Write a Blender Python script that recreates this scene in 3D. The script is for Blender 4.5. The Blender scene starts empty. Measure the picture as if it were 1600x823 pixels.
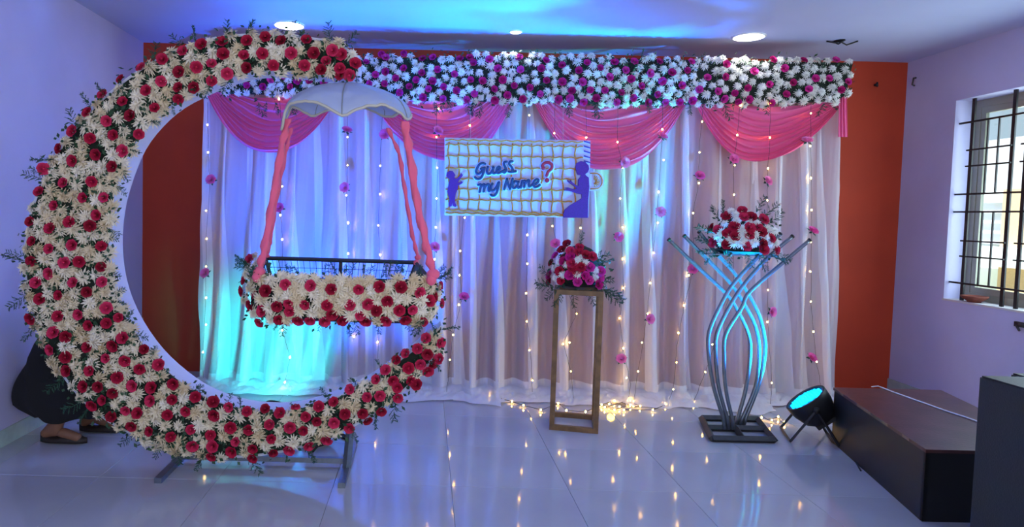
import bpy, bmesh, math, random
from mathutils import Vector, Matrix, Quaternion, noise
random.seed(7)
SC = bpy.context.scene
C = SC.collection
PI = math.pi

# ------------------------------------------------------------------ camera
F = 1040.0; CH = 1.51
VPX, VPY = 665.0, 335.0
PITCH = math.radians(2.8); ROLL = math.radians(1.5)
ft = F*math.tan(PITCH)
PPX = VPX - ft*math.sin(ROLL); PPY = VPY + ft*math.cos(ROLL)
RX = Matrix.Rotation(PI/2 - PITCH, 3, 'X')
RCAM = RX @ Matrix.Rotation(ROLL, 3, 'Z')
cd = bpy.data.cameras.new('camera'); cam = bpy.data.objects.new('camera', cd); C.objects.link(cam)
cam.matrix_world = Matrix.Translation((0, 0, CH)) @ RCAM.to_4x4()
cd.sensor_fit = 'HORIZONTAL'; cd.sensor_width = 36; cd.lens = F*36/1600
cd.shift_x = (800-PPX)/1600; cd.shift_y = -(411.5-PPY)/1600
cd.clip_start = .05; cd.clip_end = 200
SC.camera = cam

def ray(px, py):
    return RCAM @ Vector(((px-PPX)/F, -(py-PPY)/F, -1.0))
def P(px, py, Y):
    d = ray(px, py); return Vector((0, 0, CH)) + d*(Y/d.y)
def PZ(px, py, Z):
    d = ray(px, py); return Vector((0, 0, CH)) + d*((Z-CH)/d.z)
def PX(px, py, X):
    d = ray(px, py); return Vector((0, 0, CH)) + d*(X/d.x)

# ------------------------------------------------------------------ world, lights, exposure
SC.view_settings.view_transform = 'Standard'; SC.view_settings.look = 'None'
SC.view_settings.exposure = 0.12; SC.view_settings.gamma = 1; SC.view_settings.use_curve_mapping = False
w = bpy.data.worlds.new('world'); SC.world = w; w.use_nodes = True
bg = w.node_tree.nodes['Background']; bg.inputs[0].default_value = (.78, .88, 1, 1); bg.inputs[1].default_value = .8
def light(name, kind, loc, target, energy, color, **kw):
    l = bpy.data.lights.new(name, kind); o = bpy.data.objects.new(name, l); C.objects.link(o)
    o.location = loc; o.rotation_euler = (Vector(target)-Vector(loc)).to_track_quat('-Z', 'Y').to_euler()
    l.energy = energy; l.color = color
    for k, v in kw.items(): setattr(l, k, v)
    return o
# daylight coming from the open hall behind the camera
light('hall_daylight', 'AREA', (1.2, -1.3, 1.9), (1.5, 6, 1.7), 76, (.90, .92, 1), shape='RECTANGLE', size=6.0, size_y=2.2)
light('window_daylight', 'AREA', (4.75, 4.4, 1.75), (0, 4.0, 1.0), 60, (.85, .93, 1), shape='RECTANGLE', size=1.6, size_y=1.5)

light('sun', 'SUN', (8, 0, 12), (13, 4, 4), 16, (1, .95, .88), angle=.01)

# ------------------------------------------------------------------ materials
MATS = {}
def mat(name, col, rough=.6, metal=0, emis=None, estr=0, spec=.5, sheen=0, noise_amt=0, nscale=20, bump=0, bscale=60, col2=None, coat=0):
    if name in MATS: return MATS[name]
    m = bpy.data.materials.new(name); m.use_nodes = True; nt = m.node_tree; b = nt.nodes['Principled BSDF']
    b.inputs['Base Color'].default_value = (*col, 1); b.inputs['Roughness'].default_value = rough
    b.inputs['Metallic'].default_value = metal; b.inputs['Specular IOR Level'].default_value = spec
    b.inputs['Sheen Weight'].default_value = sheen; b.inputs['Coat Weight'].default_value = coat
    if emis: b.inputs['Emission Color'].default_value = (*emis, 1); b.inputs['Emission Strength'].default_value = estr
    if noise_amt or col2:
        tc = nt.nodes.new('ShaderNodeTexCoord'); n = nt.nodes.new('ShaderNodeTexNoise'); n.inputs['Scale'].default_value = nscale
        n.inputs['Detail'].default_value = 5
        nt.links.new(tc.outputs['Object'], n.inputs['Vector'])
        r = nt.nodes.new('ShaderNodeValToRGB'); r.color_ramp.elements[0].position = .35; r.color_ramp.elements[1].position = .65
        c2 = col2 or tuple(c*(1-noise_amt) for c in col)
        r.color_ramp.elements[0].color = (*c2, 1); r.color_ramp.elements[1].color = (*col, 1)
        nt.links.new(n.outputs['Fac'], r.inputs['Fac']); nt.links.new(r.outputs['Color'], b.inputs['Base Color'])
    if bump:
        tc = nt.nodes.new('ShaderNodeTexCoord'); n = nt.nodes.new('ShaderNodeTexNoise'); n.inputs['Scale'].default_value = bscale
        bp = nt.nodes.new('ShaderNodeBump'); bp.inputs['Strength'].default_value = bump; bp.inputs['Distance'].default_value = .01
        nt.links.new(tc.outputs['Object'], n.inputs['Vector']); nt.links.new(n.outputs['Fac'], bp.inputs['Height']); nt.links.new(bp.outputs['Normal'], b.inputs['Normal'])
    MATS[name] = m; return m
def varied(name, ramp, rough=.6, trans=.0):
    """colour varies per object (Object Info random) along a ramp; optional translucency"""
    m = bpy.data.materials.new(name); m.use_nodes = True; nt = m.node_tree; b = nt.nodes['Principled BSDF']
    b.inputs['Roughness'].default_value = rough; b.inputs['Specular IOR Level'].default_value = .25
    oi = nt.nodes.new('ShaderNodeObjectInfo'); r = nt.nodes.new('ShaderNodeValToRGB')
    els = r.color_ramp.elements
    while len(els) < len(ramp): els.new(.5)
    for e, (p, c) in zip(els, ramp): e.position = p; e.color = (*c, 1)
    nt.links.new(oi.outputs['Random'], r.inputs['Fac']); nt.links.new(r.outputs['Color'], b.inputs['Base Color'])
    if trans:
        t = nt.nodes.new('ShaderNodeBsdfTranslucent'); mx = nt.nodes.new('ShaderNodeMixShader'); mx.inputs[0].default_value = trans
        out = nt.nodes['Material Output']
        nt.links.new(r.outputs['Color'], t.inputs['Color']); nt.links.new(b.outputs[0], mx.inputs[1]); nt.links.new(t.outputs[0], mx.inputs[2]); nt.links.new(mx.outputs[0], out.inputs[0])
    MATS[name] = m; return m
def cloth(name, col, thin=.3, transl=.4, rough=.55, gloss=.15, bump=.2):
    m = bpy.data.materials.new(name); m.use_nodes = True; nt = m.node_tree; N = nt.nodes; L = nt.links
    b = N['Principled BSDF']; b.inputs['Base Color'].default_value = (*col, 1); b.inputs['Roughness'].default_value = rough
    b.inputs['Specular IOR Level'].default_value = gloss*2; b.inputs['Sheen Weight'].default_value = .2
    t = N.new('ShaderNodeBsdfTranslucent'); t.inputs[0].default_value = (*col, 1)
    m1 = N.new('ShaderNodeMixShader'); m1.inputs[0].default_value = transl
    L.new(b.outputs[0], m1.inputs[1]); L.new(t.outputs[0], m1.inputs[2])
    tr = N.new('ShaderNodeBsdfTransparent'); m2 = N.new('ShaderNodeMixShader'); m2.inputs[0].default_value = thin
    L.new(m1.outputs[0], m2.inputs[1]); L.new(tr.outputs[0], m2.inputs[2])
    if bump:
        tc = N.new('ShaderNodeTexCoord'); mp = N.new('ShaderNodeMapping'); mp.inputs['Scale'].default_value = (1, 1, .12)
        n = N.new('ShaderNodeTexNoise'); n.inputs['Scale'].default_value = 55; n.inputs['Detail'].default_value = 4
        bp = N.new('ShaderNodeBump'); bp.inputs['Strength'].default_value = bump; bp.inputs['Distance'].default_value = .02
        L.new(tc.outputs['Object'], mp.inputs[0]); L.new(mp.outputs[0], n.inputs['Vector']); L.new(n.outputs['Fac'], bp.inputs['Height']); L.new(bp.outputs[0], b.inputs['Normal'])
    L.new(m2.outputs[0] if thin > 0 else m1.outputs[0], N['Material Output'].inputs[0])
    MATS[name] = m; return m

WALL = mat('lavender_paint', (.54, .53, .79), .75, noise_amt=.07, nscale=2.2, bump=.12, bscale=25)
CEIL = mat('ceiling_paint', (.48, .54, .80), .8, noise_amt=.05, nscale=1.5)
RED = mat('orange_red_paint', (.46, .040, .008), .75, noise_amt=.1, nscale=3)
TILE = mat('glazed_floor_tile', (.44, .45, .49), .07, noise_amt=.1, nscale=1.6, spec=.6)
GROUT = mat('grout', (.17, .17, .2), .9)
SKIRT = mat('skirting_tile', (.42, .52, .50), .25, noise_amt=.1)
WHITEB = mat('white_painted_board', (.72, .75, .88), .5, noise_amt=.04)
DARKG = mat('dark_foliage_foam', (.008, .016, .010), .9)
LEAF = mat('leaf_green', (.012, .045, .022), .6, col2=(.03, .09, .04), nscale=9)
FERN = mat('fern_green', (.02, .085, .05), .6)
ROSE = varied('rose_petal', [(0, (.28, .005, .025)), (.5, (.46, .009, .05)), (1, (.62, .03, .11))], .7, 0)
ROSEP = varied('magenta_rose_petal', [(0, (.40, .006, .12)), (.5, (.56, .012, .22)), (1, (.62, .04, .32))], .7, 0)
MUM = varied('chrysanthemum_petal', [(0, (.74, .60, .38)), (.45, (.84, .74, .54)), (1, (.90, .84, .70))], .7, .15)
MUMW = varied('white_chrysanthemum_petal', [(0, (.80, .80, .74)), (1, (.90, .90, .88))], .7, .15)
FAKE = varied('fabric_rose_pink', [(0, (.85, .12, .45)), (1, (.92, .28, .60))], .6, .2)
SHEER = cloth('sheer_white_fabric', (.76, .69, .74), thin=.30, transl=.36)
SHEERL = cloth('lit_sheer_fabric', (.74, .72, .80), thin=.22, transl=.34)  # same sheer cloth, brighter light on the outer panels put into its colour
SHEERT = cloth('layered_white_fabric', (.84, .84, .90), thin=.06, transl=.3)
PINK = cloth('pink_satin', (1.0, .18, .45), thin=.0, transl=.28, rough=.45, gloss=.22, bump=.1)
CORAL = cloth('coral_wrap_fabric', (.92, .15, .27), thin=0, transl=.1, rough=.7, bump=.3)
CANOPY = cloth('pale_canopy_cloth', (.50, .58, .78), thin=0, transl=.3, rough=.4, gloss=.4, bump=.15)
STEEL = mat('galvanised_steel', (.20, .23, .28), .38, metal=.75, noise_amt=.15, nscale=30)
DSTEEL = mat('dark_steel', (.055, .055, .06), .5, metal=.5, noise_amt=.2)
BLACK = mat('black_paint', (.010, .010, .012), .5)
BLACKC = mat('black_fabric', (.006, .006, .008), .95)
WOOD = mat('bronze_painted_wood', (.23, .12, .045), .5, noise_amt=.4, nscale=14)
PLY = mat('dark_red_brown_plywood', (.11, .045, .045), .35, noise_amt=.4, nscale=5, bump=.1)
PLYE = mat('bare_plywood_edge', (.30, .2, .12), .8, noise_amt=.3)
SIGNW = mat('sign_white', (.46, .48, .66), .5)
ROPE = mat('gold_glitter_rope', (.72, .24, .02), .5, noise_amt=.45, nscale=120)
PURPLE = mat('purple_glitter', (.10, .003, .15), .7, noise_amt=.3, nscale=150)
TEAL = mat('teal_glitter', (.002, .028, .09), .6, noise_amt=.3, nscale=150)
CRIMSON = mat('crimson_glitter', (.36, .004, .03), .45)
NAVY = mat('navy_glitter', (.02, .03, .22), .5)
WIRE = mat('copper_green_wire', (.05, .045, .03), .6)
BULB = mat('warm_bulb', (1, .8, .5), .3, emis=(1, .52, .085), estr=80)
BEAD = mat('clear_bead', (.8, .82, .9), .15, spec=.8)
LED = mat('cyan_led', (0, .4, .6), .3, emis=(0, .45, 1), estr=4)
LENS = mat('led_lens_rim', (0, .05, .12), .2, emis=(0, .06, .3), estr=.8)
LAMPW = mat('ceiling_lamp_diffuser', (1, 1, 1), .4, emis=(1, .97, .93), estr=9)
LRIM = mat('ceiling_lamp_trim', (.8, .8, .82), .4)
CLAY = mat('terracotta', (.22, .055, .035), .8, noise_amt=.2)
ALU = mat('beige_aluminium', (.36, .35, .28), .4, metal=.3)
SKIN = mat('skin', (.22, .10, .06), .6)
HAIR = mat('black_hair', (.008, .007, .007), .6)
CABLE = mat('white_cable', (.75, .75, .8), .5)
EXT1 = mat('tan_render', (.62, .42, .26), .9, noise_amt=.1)
EXT2 = mat('pale_render', (.55, .53, .60), .9, noise_amt=.1)
EXT3 = mat('white_render', (.8, .82, .85), .9)
GRND = mat('dry_ground', (.5, .5, .32), .95, noise_amt=.3)
gm = bpy.data.materials.new('window_glass'); gm.use_nodes = True; nt = gm.node_tree
g1 = nt.nodes.new('ShaderNodeBsdfGlossy'); g1.inputs['Roughness'].default_value = .02
g2 = nt.nodes.new('ShaderNodeBsdfTransparent'); g2.inputs[0].default_value = (.86, .95, .97, 1); mx = nt.nodes.new('ShaderNodeMixShader'); mx.inputs[0].default_value = .06
nt.links.new(g2.outputs[0], mx.inputs[1]); nt.links.new(g1.outputs[0], mx.inputs[2]); nt.links.new(mx.outputs[0], nt.nodes['Material Output'].inputs[0])

# ------------------------------------------------------------------ mesh helpers
WL = {}
def tag(o, label=None, cat=None, group=None, kind=None):
    if label: o['label'] = label
    if cat: o['category'] = cat
    if group: o['group'] = group
    if kind: o['kind'] = kind
    return o
def empty(name, loc, label, cat, group=None):
    o = bpy.data.objects.new(name, None); C.objects.link(o); o.location = loc; o.empty_display_size = .1
    WL[o.name] = Vector(loc); return tag(o, label, cat, group)
class MB:
    def __init__(s): s.v = []; s.f = []; s.m = []; s.mi = 0
    def add(s, vs, fs):
        b = len(s.v); s.v += [Vector(v) for v in vs]; s.f += [[b+i for i in f] for f in fs]; s.m += [s.mi]*len(fs); return s
    def box(s, lo, hi, M=None):
        (x0, y0, z0), (x1, y1, z1) = lo, hi
        vs = [Vector(p) for p in ((x0,y0,z0),(x1,y0,z0),(x1,y1,z0),(x0,y1,z0),(x0,y0,z1),(x1,y0,z1),(x1,y1,z1),(x0,y1,z1))]
        if M: vs = [M @ v for v in vs]
        return s.add(vs, [(0,3,2,1),(4,5,6,7),(0,1,5,4),(1,2,6,5),(2,3,7,6),(3,0,4,7)])
    def tube(s, pts, r, n=8, cap=True, flat=None):
        pts = [Vector(p) for p in pts]; N = len(pts); vs = []; up = None
        for i, p in enumerate(pts):
            t = (pts[min(i+1, N-1)]-pts[max(i-1, 0)])
            t = t.normalized() if t.length > 1e-9 else Vector((0, 0, 1))
            if up is None: up = t.orthogonal().normalized()
            up = (up - t*up.dot(t)); up = up.normalized() if up.length > 1e-6 else t.orthogonal().normalized()
            sd = t.cross(up); rr = r[i] if isinstance(r, (list, tuple)) else r
            for k in range(n):
                a = 2*PI*k/n + (PI/4 if n == 4 else 0); o = up*math.cos(a)*rr + sd*math.sin(a)*rr
                if flat: o = Vector((o.x, o.y*flat, o.z))
                vs.append(p+o)
        fs = [(i*n+k, i*n+(k+1) % n, (i+1)*n+(k+1) % n, (i+1)*n+k) for i in range(N-1) for k in range(n)]
        if cap: fs += [tuple(range(n))[::-1], tuple(range((N-1)*n, N*n))]
        return s.add(vs, fs)
    def bar(s, a, b, wd, dp=None):   # square bar between two points
        return s.tube([a, b], wd*.7071, 4)
    def lathe(s, prof, M=None, n=24):
        M = M or Matrix.Identity(4); vs = [M @ Vector((r*math.cos(2*PI*k/n), r*math.sin(2*PI*k/n), z)) for r, z in prof for k in range(n)]
        return s.add(vs, [(i*n+k, i*n+(k+1) % n, (i+1)*n+(k+1) % n, (i+1)*n+k) for i in range(len(prof)-1) for k in range(n)])
    def grid(s, rows):
        n = len(rows[0]); return s.add([p for r in rows for p in r], [(i*n+k, i*n+k+1, (i+1)*n+k+1, (i+1)*n+k) for i in range(len(rows)-1) for k in range(n-1)])
    def slab(s, outline, back):      # outline: list of points, back: offset vector
        n = len(outline); o = [Vector(p) for p in outline]; b = Vector(back)
        return s.add(o+[p+b for p in o], [list(range(n)), list(range(n, 2*n))[::-1]]+[(i, n+i, n+(i+1) % n, (i+1) % n) for i in range(n)])
    def sph(s, c, r, n=8, sc=(1, 1, 1)):
        c = Vector(c); vs = []; h = n//2
        for i in range(h+1):
            for k in range(n):
                a = PI*i/h; b = 2*PI*k/n; vs.append(c+Vector((math.sin(a)*math.cos(b)*r*sc[0], math.sin(a)*math.sin(b)*r*sc[1], math.cos(a)*r*sc[2])))
        return s.add(vs, [(i*n+k, (i+1)*n+k, (i+1)*n+(k+1) % n, i*n+(k+1) % n) for i in range(h) for k in range(n)])
    def mesh(s, name, mats, off=Vector((0, 0, 0)), smooth=True, tri=False):
        me = bpy.data.meshes.new(name); me.from_pydata([v-off for v in s.v], [], s.f)
        for m in (mats if isinstance(mats, (list, tuple)) else [mats]): me.materials.append(m)
        me.polygons.foreach_set('material_index', s.m)
        me.polygons.foreach_set('use_smooth', [smooth]*len(s.f)); me.update()
        bm = bmesh.new(); bm.from_mesh(me); bmesh.ops.recalc_face_normals(bm, faces=bm.faces); bm.to_mesh(me); bm.free()
        return me
    def build(s, name, mats, parent=None, smooth=True, sharp=None, origin=None):
        if parent is not None: off = WL[parent.name]
        elif origin is not None: off = Vector(origin)
        else:
            xs = [v.x for v in s.v]; ys = [v.y for v in s.v]; zs = [v.z for v in s.v]
            off = Vector(((min(xs)+max(xs))/2, (min(ys)+max(ys))/2, min(zs)))
        me = s.mesh(name, mats, off, smooth)
        if sharp: me.set_sharp_from_angle(angle=math.radians(sharp))
        o = bpy.data.objects.new(name, me); C.objects.link(o)
        if parent is not None: o.parent = parent; WL[o.name] = off.copy()
        else: o.location = off; WL[o.name] = off.copy()
        return o
def inst(name, me, parent, wloc, q, sc):
    o = bpy.data.objects.new(name, me); C.objects.link(o)
    o.location = Vector(wloc)-(WL[parent.name] if parent is not None else Vector((0, 0, 0)))
    o.rotation_mode = 'QUATERNION'; o.rotation_quaternion = q
    o.scale = (sc, sc, sc) if isinstance(sc, (int, float)) else sc
    if parent is not None: o.parent = parent
    WL[o.name] = Vector(wloc); return o
def struct(o): o['kind'] = 'structure'; return o
def face(n, spin=None):
    q = Vector(n).normalized().to_track_quat('Z', 'Y')
    return q @ Quaternion((0, 0, 1), random.uniform(0, 2*PI) if spin is None else spin)

# ------------------------------------------------------------------ room shell
XL, XR, YB, H = -2.60, 4.34, 6.12, 3.0
YF = -1.6
fl = struct(MB().box((XL-.1, YF, -.12), (XR+.1, YB+.1, -.012)).build('floor', GROUT, smooth=False))
ts = .655; g = .0008
tm = None
x0 = P(855, 700, 4.3).x; i0 = math.floor((XL-x0)/ts)
yj = PZ(860, 700, 0).y; j0 = math.floor((YF-yj)/ts)
tiles = {}
i = i0
while x0+i*ts < XR:
    j = j0
    while yj+j*ts < YB:
        a, b = max(x0+i*ts, XL)+g, min(x0+(i+1)*ts, XR)-g; c, d = max(yj+j*ts, YF)+g, min(yj+(j+1)*ts, YB)-g
        if b-a > .02 and d-c > .02:
            key = (round(b-a, 3), round(d-c, 3))
            if key not in tiles:
                mb = MB(); w2, d2 = (b-a)/2, (d-c)/2; e = .0015
                mb.add([(-w2, -d2, -.012), (w2, -d2, -.012), (w2, d2, -.012), (-w2, d2, -.012), (-w2, -d2, -e), (w2, -d2, -e), (w2, d2, -e), (-w2, d2, -e),
                        (-w2+e, -d2+e, 0), (w2-e, -d2+e, 0), (w2-e, d2-e, 0), (-w2+e, d2-e, 0)],
                       [(8, 9, 10, 11), (4, 5, 9, 8), (5, 6, 10, 9), (6, 7, 11, 10), (7, 4, 8, 11), (0, 1, 5, 4), (1, 2, 6, 5), (2, 3, 7, 6), (3, 0, 4, 7), (0, 3, 2, 1)])
                tiles[key] = mb.mesh('floor_tile', TILE, smooth=False)
            o = bpy.data.objects.new('tile', tiles[key]); C.objects.link(o); o.parent = fl
            o.location = Vector(((a+b)/2, (c+d)/2, random.uniform(-.0002, .0002)))-WL[fl.name]
        j += 1
    i += 1
struct(MB().box((XL-.1, YF, H), (XR+.3, YB+.1, H+.12)).build('ceiling', CEIL, smooth=False))
struct(MB().box((XL-.1, YB, 0), (XR+.3, YB+.12, H)).build('wall_back', RED, smooth=False))
struct(MB().box((XL-.12, YF, 0), (XL, YB, H)).build('wall_left', WALL, smooth=False))
struct(MB().box((XL, YF, 0), (XL+.012, YB, .105)).build('baseboard_left', SKIRT, smooth=False))
struct(MB().box((XR-.012, YF, 0), (XR, YB, .105)).build('baseboard_right', SKIRT, smooth=False))
# right wall with window opening
wa = PX(1490, 158, XR); wb = PX(1478, 467, XR)
WY1 = (wa.y+wb.y)/2; WY0 = WY1-1.75; WZ0, WZ1 = wb.z, wa.z; WT = .26
mb = MB(); mb.box((XR, YF, 0), (XR+WT, WY0, H)); mb.box((XR, WY1, 0), (XR+WT, YB, H)); mb.box((XR, WY0, 0), (XR+WT, WY1, WZ0)); mb.box((XR, WY0, WZ1), (XR+WT, WY1, H))
struct(mb.build('wall_right', WALL, smooth=False))
struct(MB().box((XR-.006, WY0-.01, WZ0-.012), (XR+WT, WY1+.01, WZ0+.003)).build('trim_1', mat('sill_paint', (.62, .6, .62), .7), smooth=False))
# window frame
XF = XR+.17
wf = struct(MB().box((XF, WY0, WZ0+.003), (XF+.07, WY1, WZ0+.06)).box((XF, WY0, WZ1-.06), (XF+.07, WY1, WZ1)).box((XF, WY1-.05, WZ0+.06), (XF+.07, WY1, WZ1-.06)).box((XF, WY0, WZ0+.06), (XF+.07, WY0+.05, WZ1-.06)).build('window_1', ALU, smooth=False))
ym = (WY0+WY1)/2
for a, b, xo in ((ym-.02, WY1-.05, .012), (WY0+.05, ym+.02, .04)):
    s = MB(); xa, xb = XF+xo-.006, XF+xo+.02; z0, z1 = WZ0+.06, WZ1-.06
    s.box((xa, a, z0), (xb, a+.045, z1)); s.box((xa, b-.045, z0), (xb, b, z1)); s.box((xa, a+.045, z0), (xb, b-.045, z0+.05)); s.box((xa, a+.045, z1-.05), (xb, b-.045, z1))
    so = s.build('sash', ALU, wf, smooth=False)
    MB().box((XF+xo+.004, a+.045, z0+.05), (XF+xo+.009, b-.045, z1-.05)).build('pane', gm, so, smooth=False)
# grille
gr = empty('window_grille', (XR+.06, ym, WZ0), 'black painted iron security grille set inside the window opening', 'grille')
XG = XR+.055
def gz(px, py): return PX(px, py, XG)
vb = [(1521, 160, 1503, 487), (1587, 150, 1564, 495)]
vy = [(gz(a, b).y+gz(c, d).y)/2 for a, b, c, d in vb]
pitch = vy[0]-vy[1]
vys = [vy[0], vy[1], vy[1]-.12, vy[1]-.12-pitch, vy[1]-.24-pitch]
vys = [y for y in vys if y > WY0+.02]
for y in vys: MB().box((XG-.006, y-.015, WZ0), (XG+.006, y+.015, WZ1)).build('vertical_bar', BLACK, gr, smooth=False)
for py, full in ((194, 1), (304, 1), (331, 1), (440, 1), (235, 0), (260, 0), (376, 0), (400, 0)):
    px = 1499 - (py-194)*.053 if full else 1513-(py-235)*.06
    z = gz(px, py).z
    if full: MB().box((XG-.02, WY0, z-.007), (XG-.006, WY1, z+.007)).build('horizontal_bar', BLACK, gr, smooth=False)
    else:
        MB().box((XG-.02, vys[1]-.01, z-.006), (XG-.006, vys[0]+.03, z+.006)).build('short_bar', BLACK, gr, smooth=False)
        if len(vys) > 3: MB().box((XG-.02, vys[3]-.01, z-.006), (XG-.006, vys[2]+.03, z+.006)).build('short_bar', BLACK, gr, smooth=False)
zt, zb = gz(1499, 194).z, gz(1486, 440).z; zm1, zm2 = gz(1493, 304).z, gz(1491, 331).z
for a, b in ((vys[0], vys[1]), (vys[2], vys[3]) if len(vys) > 3 else (vys[0], vys[1])):
    for k in (1/3, 2/3):
        y = a+(b-a)*(k*.8+.13)
        for z0, z1 in ((zm1, zt), (zb, zm2)): MB().box((XG-.005, y-.006, z0), (XG+.005, y+.006, z1)).build('thin_bar', BLACK, gr, smooth=False)
# clay lamp bowl on the sill
bp_ = PX(1522, 478, XR+.05); M4 = Matrix.Translation((XR+.055, PX(1522, 472, XR+.055).y, WZ0+.003))
o = MB().lathe([(0, .006), (.045, .006), (.05, .01), (.085, .035), (.092, .05), (.086, .052), (.07, .035), (.04, .018), (0, .016)], M4, 28).lathe([(0, 0), (.045, 0), (.045, .008)], M4, 28).build('clay_bowl', CLAY)
tag(o, 'small reddish clay bowl standing on the window sill', 'bowl')

# exterior
b = empty('neighbouring_building', (13, 13.4, -1), 'tan and pale rendered building with a white balcony rail outside the window', 'building')
MB().box((12, 10.5, -1), (17, 13.9, 2.35)).build('wall', EXT1, b, smooth=False)
MB().box((12.3, 9.5, 2.35), (17, 16.5, 3.45)).build('upper_storey', EXT2, b, smooth=False)
MB().box((12.3, 13.9, -1), (17, 16.5, 2.35)).build('white_wall', EXT3, b, smooth=False)
MB().box((11.7, 9.5, .75), (12, 16.5, 1.15)).build('balcony_rail', EXT3, b, smooth=False)
for k in range(5): MB().box((12.2, 14.05, 1.2+k*.22), (12.3, 15.2, 1.25+k*.22)).build('louvre', EXT2, b, smooth=False)
tag(MB().box((4.9, -5, -1.2), (40, 40, -1)).build('ground', GRND, smooth=False), kind='structure')

# ceiling lamps
def lamp(px, py, R, label, grp=None):
    c = PZ(px, py, H)
    e = empty('ceiling_light', (c.x, c.y, H), label, 'lamp', grp)
    M = Matrix.Translation((c.x, c.y, H))
    MB().lathe([(R*1.12, 0), (R*1.12, -.006), (R, -.010), (R, 0)], M, 32).build('trim_ring', LRIM, e, sharp=30)
    MB().lathe([(R, -.004), (R*.6, -.008), (0, -.009)], M, 32).build('diffuser', LAMPW, e)
    light('lamp_light', 'AREA', (c.x, c.y, H-.02), (c.x, c.y, 0), 3.5 if R > .1 else 1.5, (1, .96, .9), shape='DISK', size=R*2)
lamp(452, 39, .115, 'round recessed ceiling light above the flower covered crescent')
lamp(806, 49, .045, 'small round recessed ceiling light, the middle one of three')
lamp(1170, 57, .115, 'round recessed ceiling light above the right half of the flower panel')
c = PZ(1312, 63, H)
mb = MB(); mb.tube([(c.x-.1, c.y+.01, H-.008), (c.x-.04, c.y, H-.02), (c.x, c.y-.01, H-.012), (c.x+.07, c.y+.02, H-.03), (c.x+.13, c.y-.03, H-.01)], .006, 6)
mb.tube([(c.x-.03, c.y+.04, H), (c.x-.01, c.y, H-.03), (c.x+.02, c.y-.04, H-.004)], .007, 6); mb.lathe([(0, -.008), (.035, -.006), (.04, 0)], Matrix.Translation((c.x, c.y, H)), 12)
tag(mb.build('ceiling_wire', BLACK), 'short loose ends of black wire poking out of the ceiling at right', 'wire')
c = P(1367, 133, YB)
tag(MB().tube([(c.x, YB, c.z), (c.x, YB-.03, c.z)], .012, 8).tube([(c.x, YB-.03, c.z+.02), (c.x, YB-.035, c.z-.02)], .008, 8).build('wall_hook', BLACK), 'small dark hook on the orange red wall right of the curtain', 'hook')
c = PX(1431, 127, XR)
tag(MB().tube([(XR, c.y, c.z+.03), (XR-.02, c.y, c.z+.03), (XR-.03, c.y, c.z-.03), (XR-.01, c.y, c.z-.04)], .008, 6).build('wall_clip', DSTEEL), 'small metal clip on the lavender wall near the right corner', 'clip')
c = PX(1594, 507, XR)
tag(MB().box((XR-.02, c.y-.05, c.z-.015), (XR, c.y+.03, c.z+.02)).tube([(XR-.015, c.y+.02, c.z+.0), (XR-.03, c.y-.03, c.z-.04)], .008, 6).build('wall_bracket', DSTEEL), 'small dark metal bracket on the wall under the window', 'bracket')

# ------------------------------------------------------------------ flower meshes
def mum_mesh(seed, material, name, closed=0):
    r = random.Random(seed); mb = MB()
    for layer, (n, R, el, wd) in enumerate(((15, 1.0, .06, .105), (13, .86, .42, .105), (10, .62, .85, .10), (6, .36, 1.2, .09))):
        for k in range(n):
            a = 2*PI*(k+r.uniform(-.25, .25))/n + layer*.3; L = R*r.uniform(.82, 1.1); e = el+r.uniform(-.15, .15)+closed
            rad = Vector((math.cos(a), math.sin(a), 0)); sd = Vector((-math.sin(a), math.cos(a), 0)); w_ = wd*r.uniform(.8, 1.1)
            def pt(t, bend): return rad*(L*t*math.cos(e+bend*t)) + Vector((0, 0, L*t*math.sin(e+bend*t)+.1*layer))
            p0, p1, p2 = pt(.12, -.3), pt(.62, -.3), pt(1.0, -.45)
            mb.add([p0-sd*w_*.5, p0+sd*w_*.5, p1+sd*w_, p1-sd*w_, p2+sd*w_*.22, p2-sd*w_*.22, p1+Vector((0, 0, -.05))], [(0, 1, 2, 6), (0, 6, 3), (6, 2, 4), (6, 4, 5), (6, 5, 3)])
    return mb.mesh(name, material, smooth=False)
def rose_mesh(seed, material, name):
    r = random.Random(seed); mb = MB(); n = 0
    for ring, (cnt, R, h, open_) in enumerate(((3, .20, .66, -.05), (4, .40, .66, .0), (5, .64, .60, .12), (6, .86, .46, .32))):
        for k in range(cnt):
            a0 = 2*PI*k/cnt + ring*.7 + r.uniform(-.15, .15); spread = 2*PI/cnt*.72
            rows = []
            for i in range(4):
                t = i/3; row = []
                for j in range(5):
                    s_ = (j/4-.5)*2; a = a0+s_*spread*(.55+.45*math.sin(t*PI*.6+.3))
                    rr = R*(.35+.65*math.sin(min(1, t*1.15)*PI/2)) * (1+open_*.25*t*t) + (.08 if i == 3 else 0) + .17*(j/4-.5)*(.4+.6*t)
                    z = h*(t**.85)*(1-.24*s_*s_*t) - (.10*open_*2 if i == 3 else 0) + r.uniform(-.015, .015)
                    row.append(Vector((rr*math.cos(a), rr*math.sin(a), z)))
                rows.append(row)
            mb.grid(rows)
    mb.lathe([(0, .46), (.1, .5), (.16, .44), (.18, .1), (0, 0)], None, 8)
    return mb.mesh(name, material, smooth=True)
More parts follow.
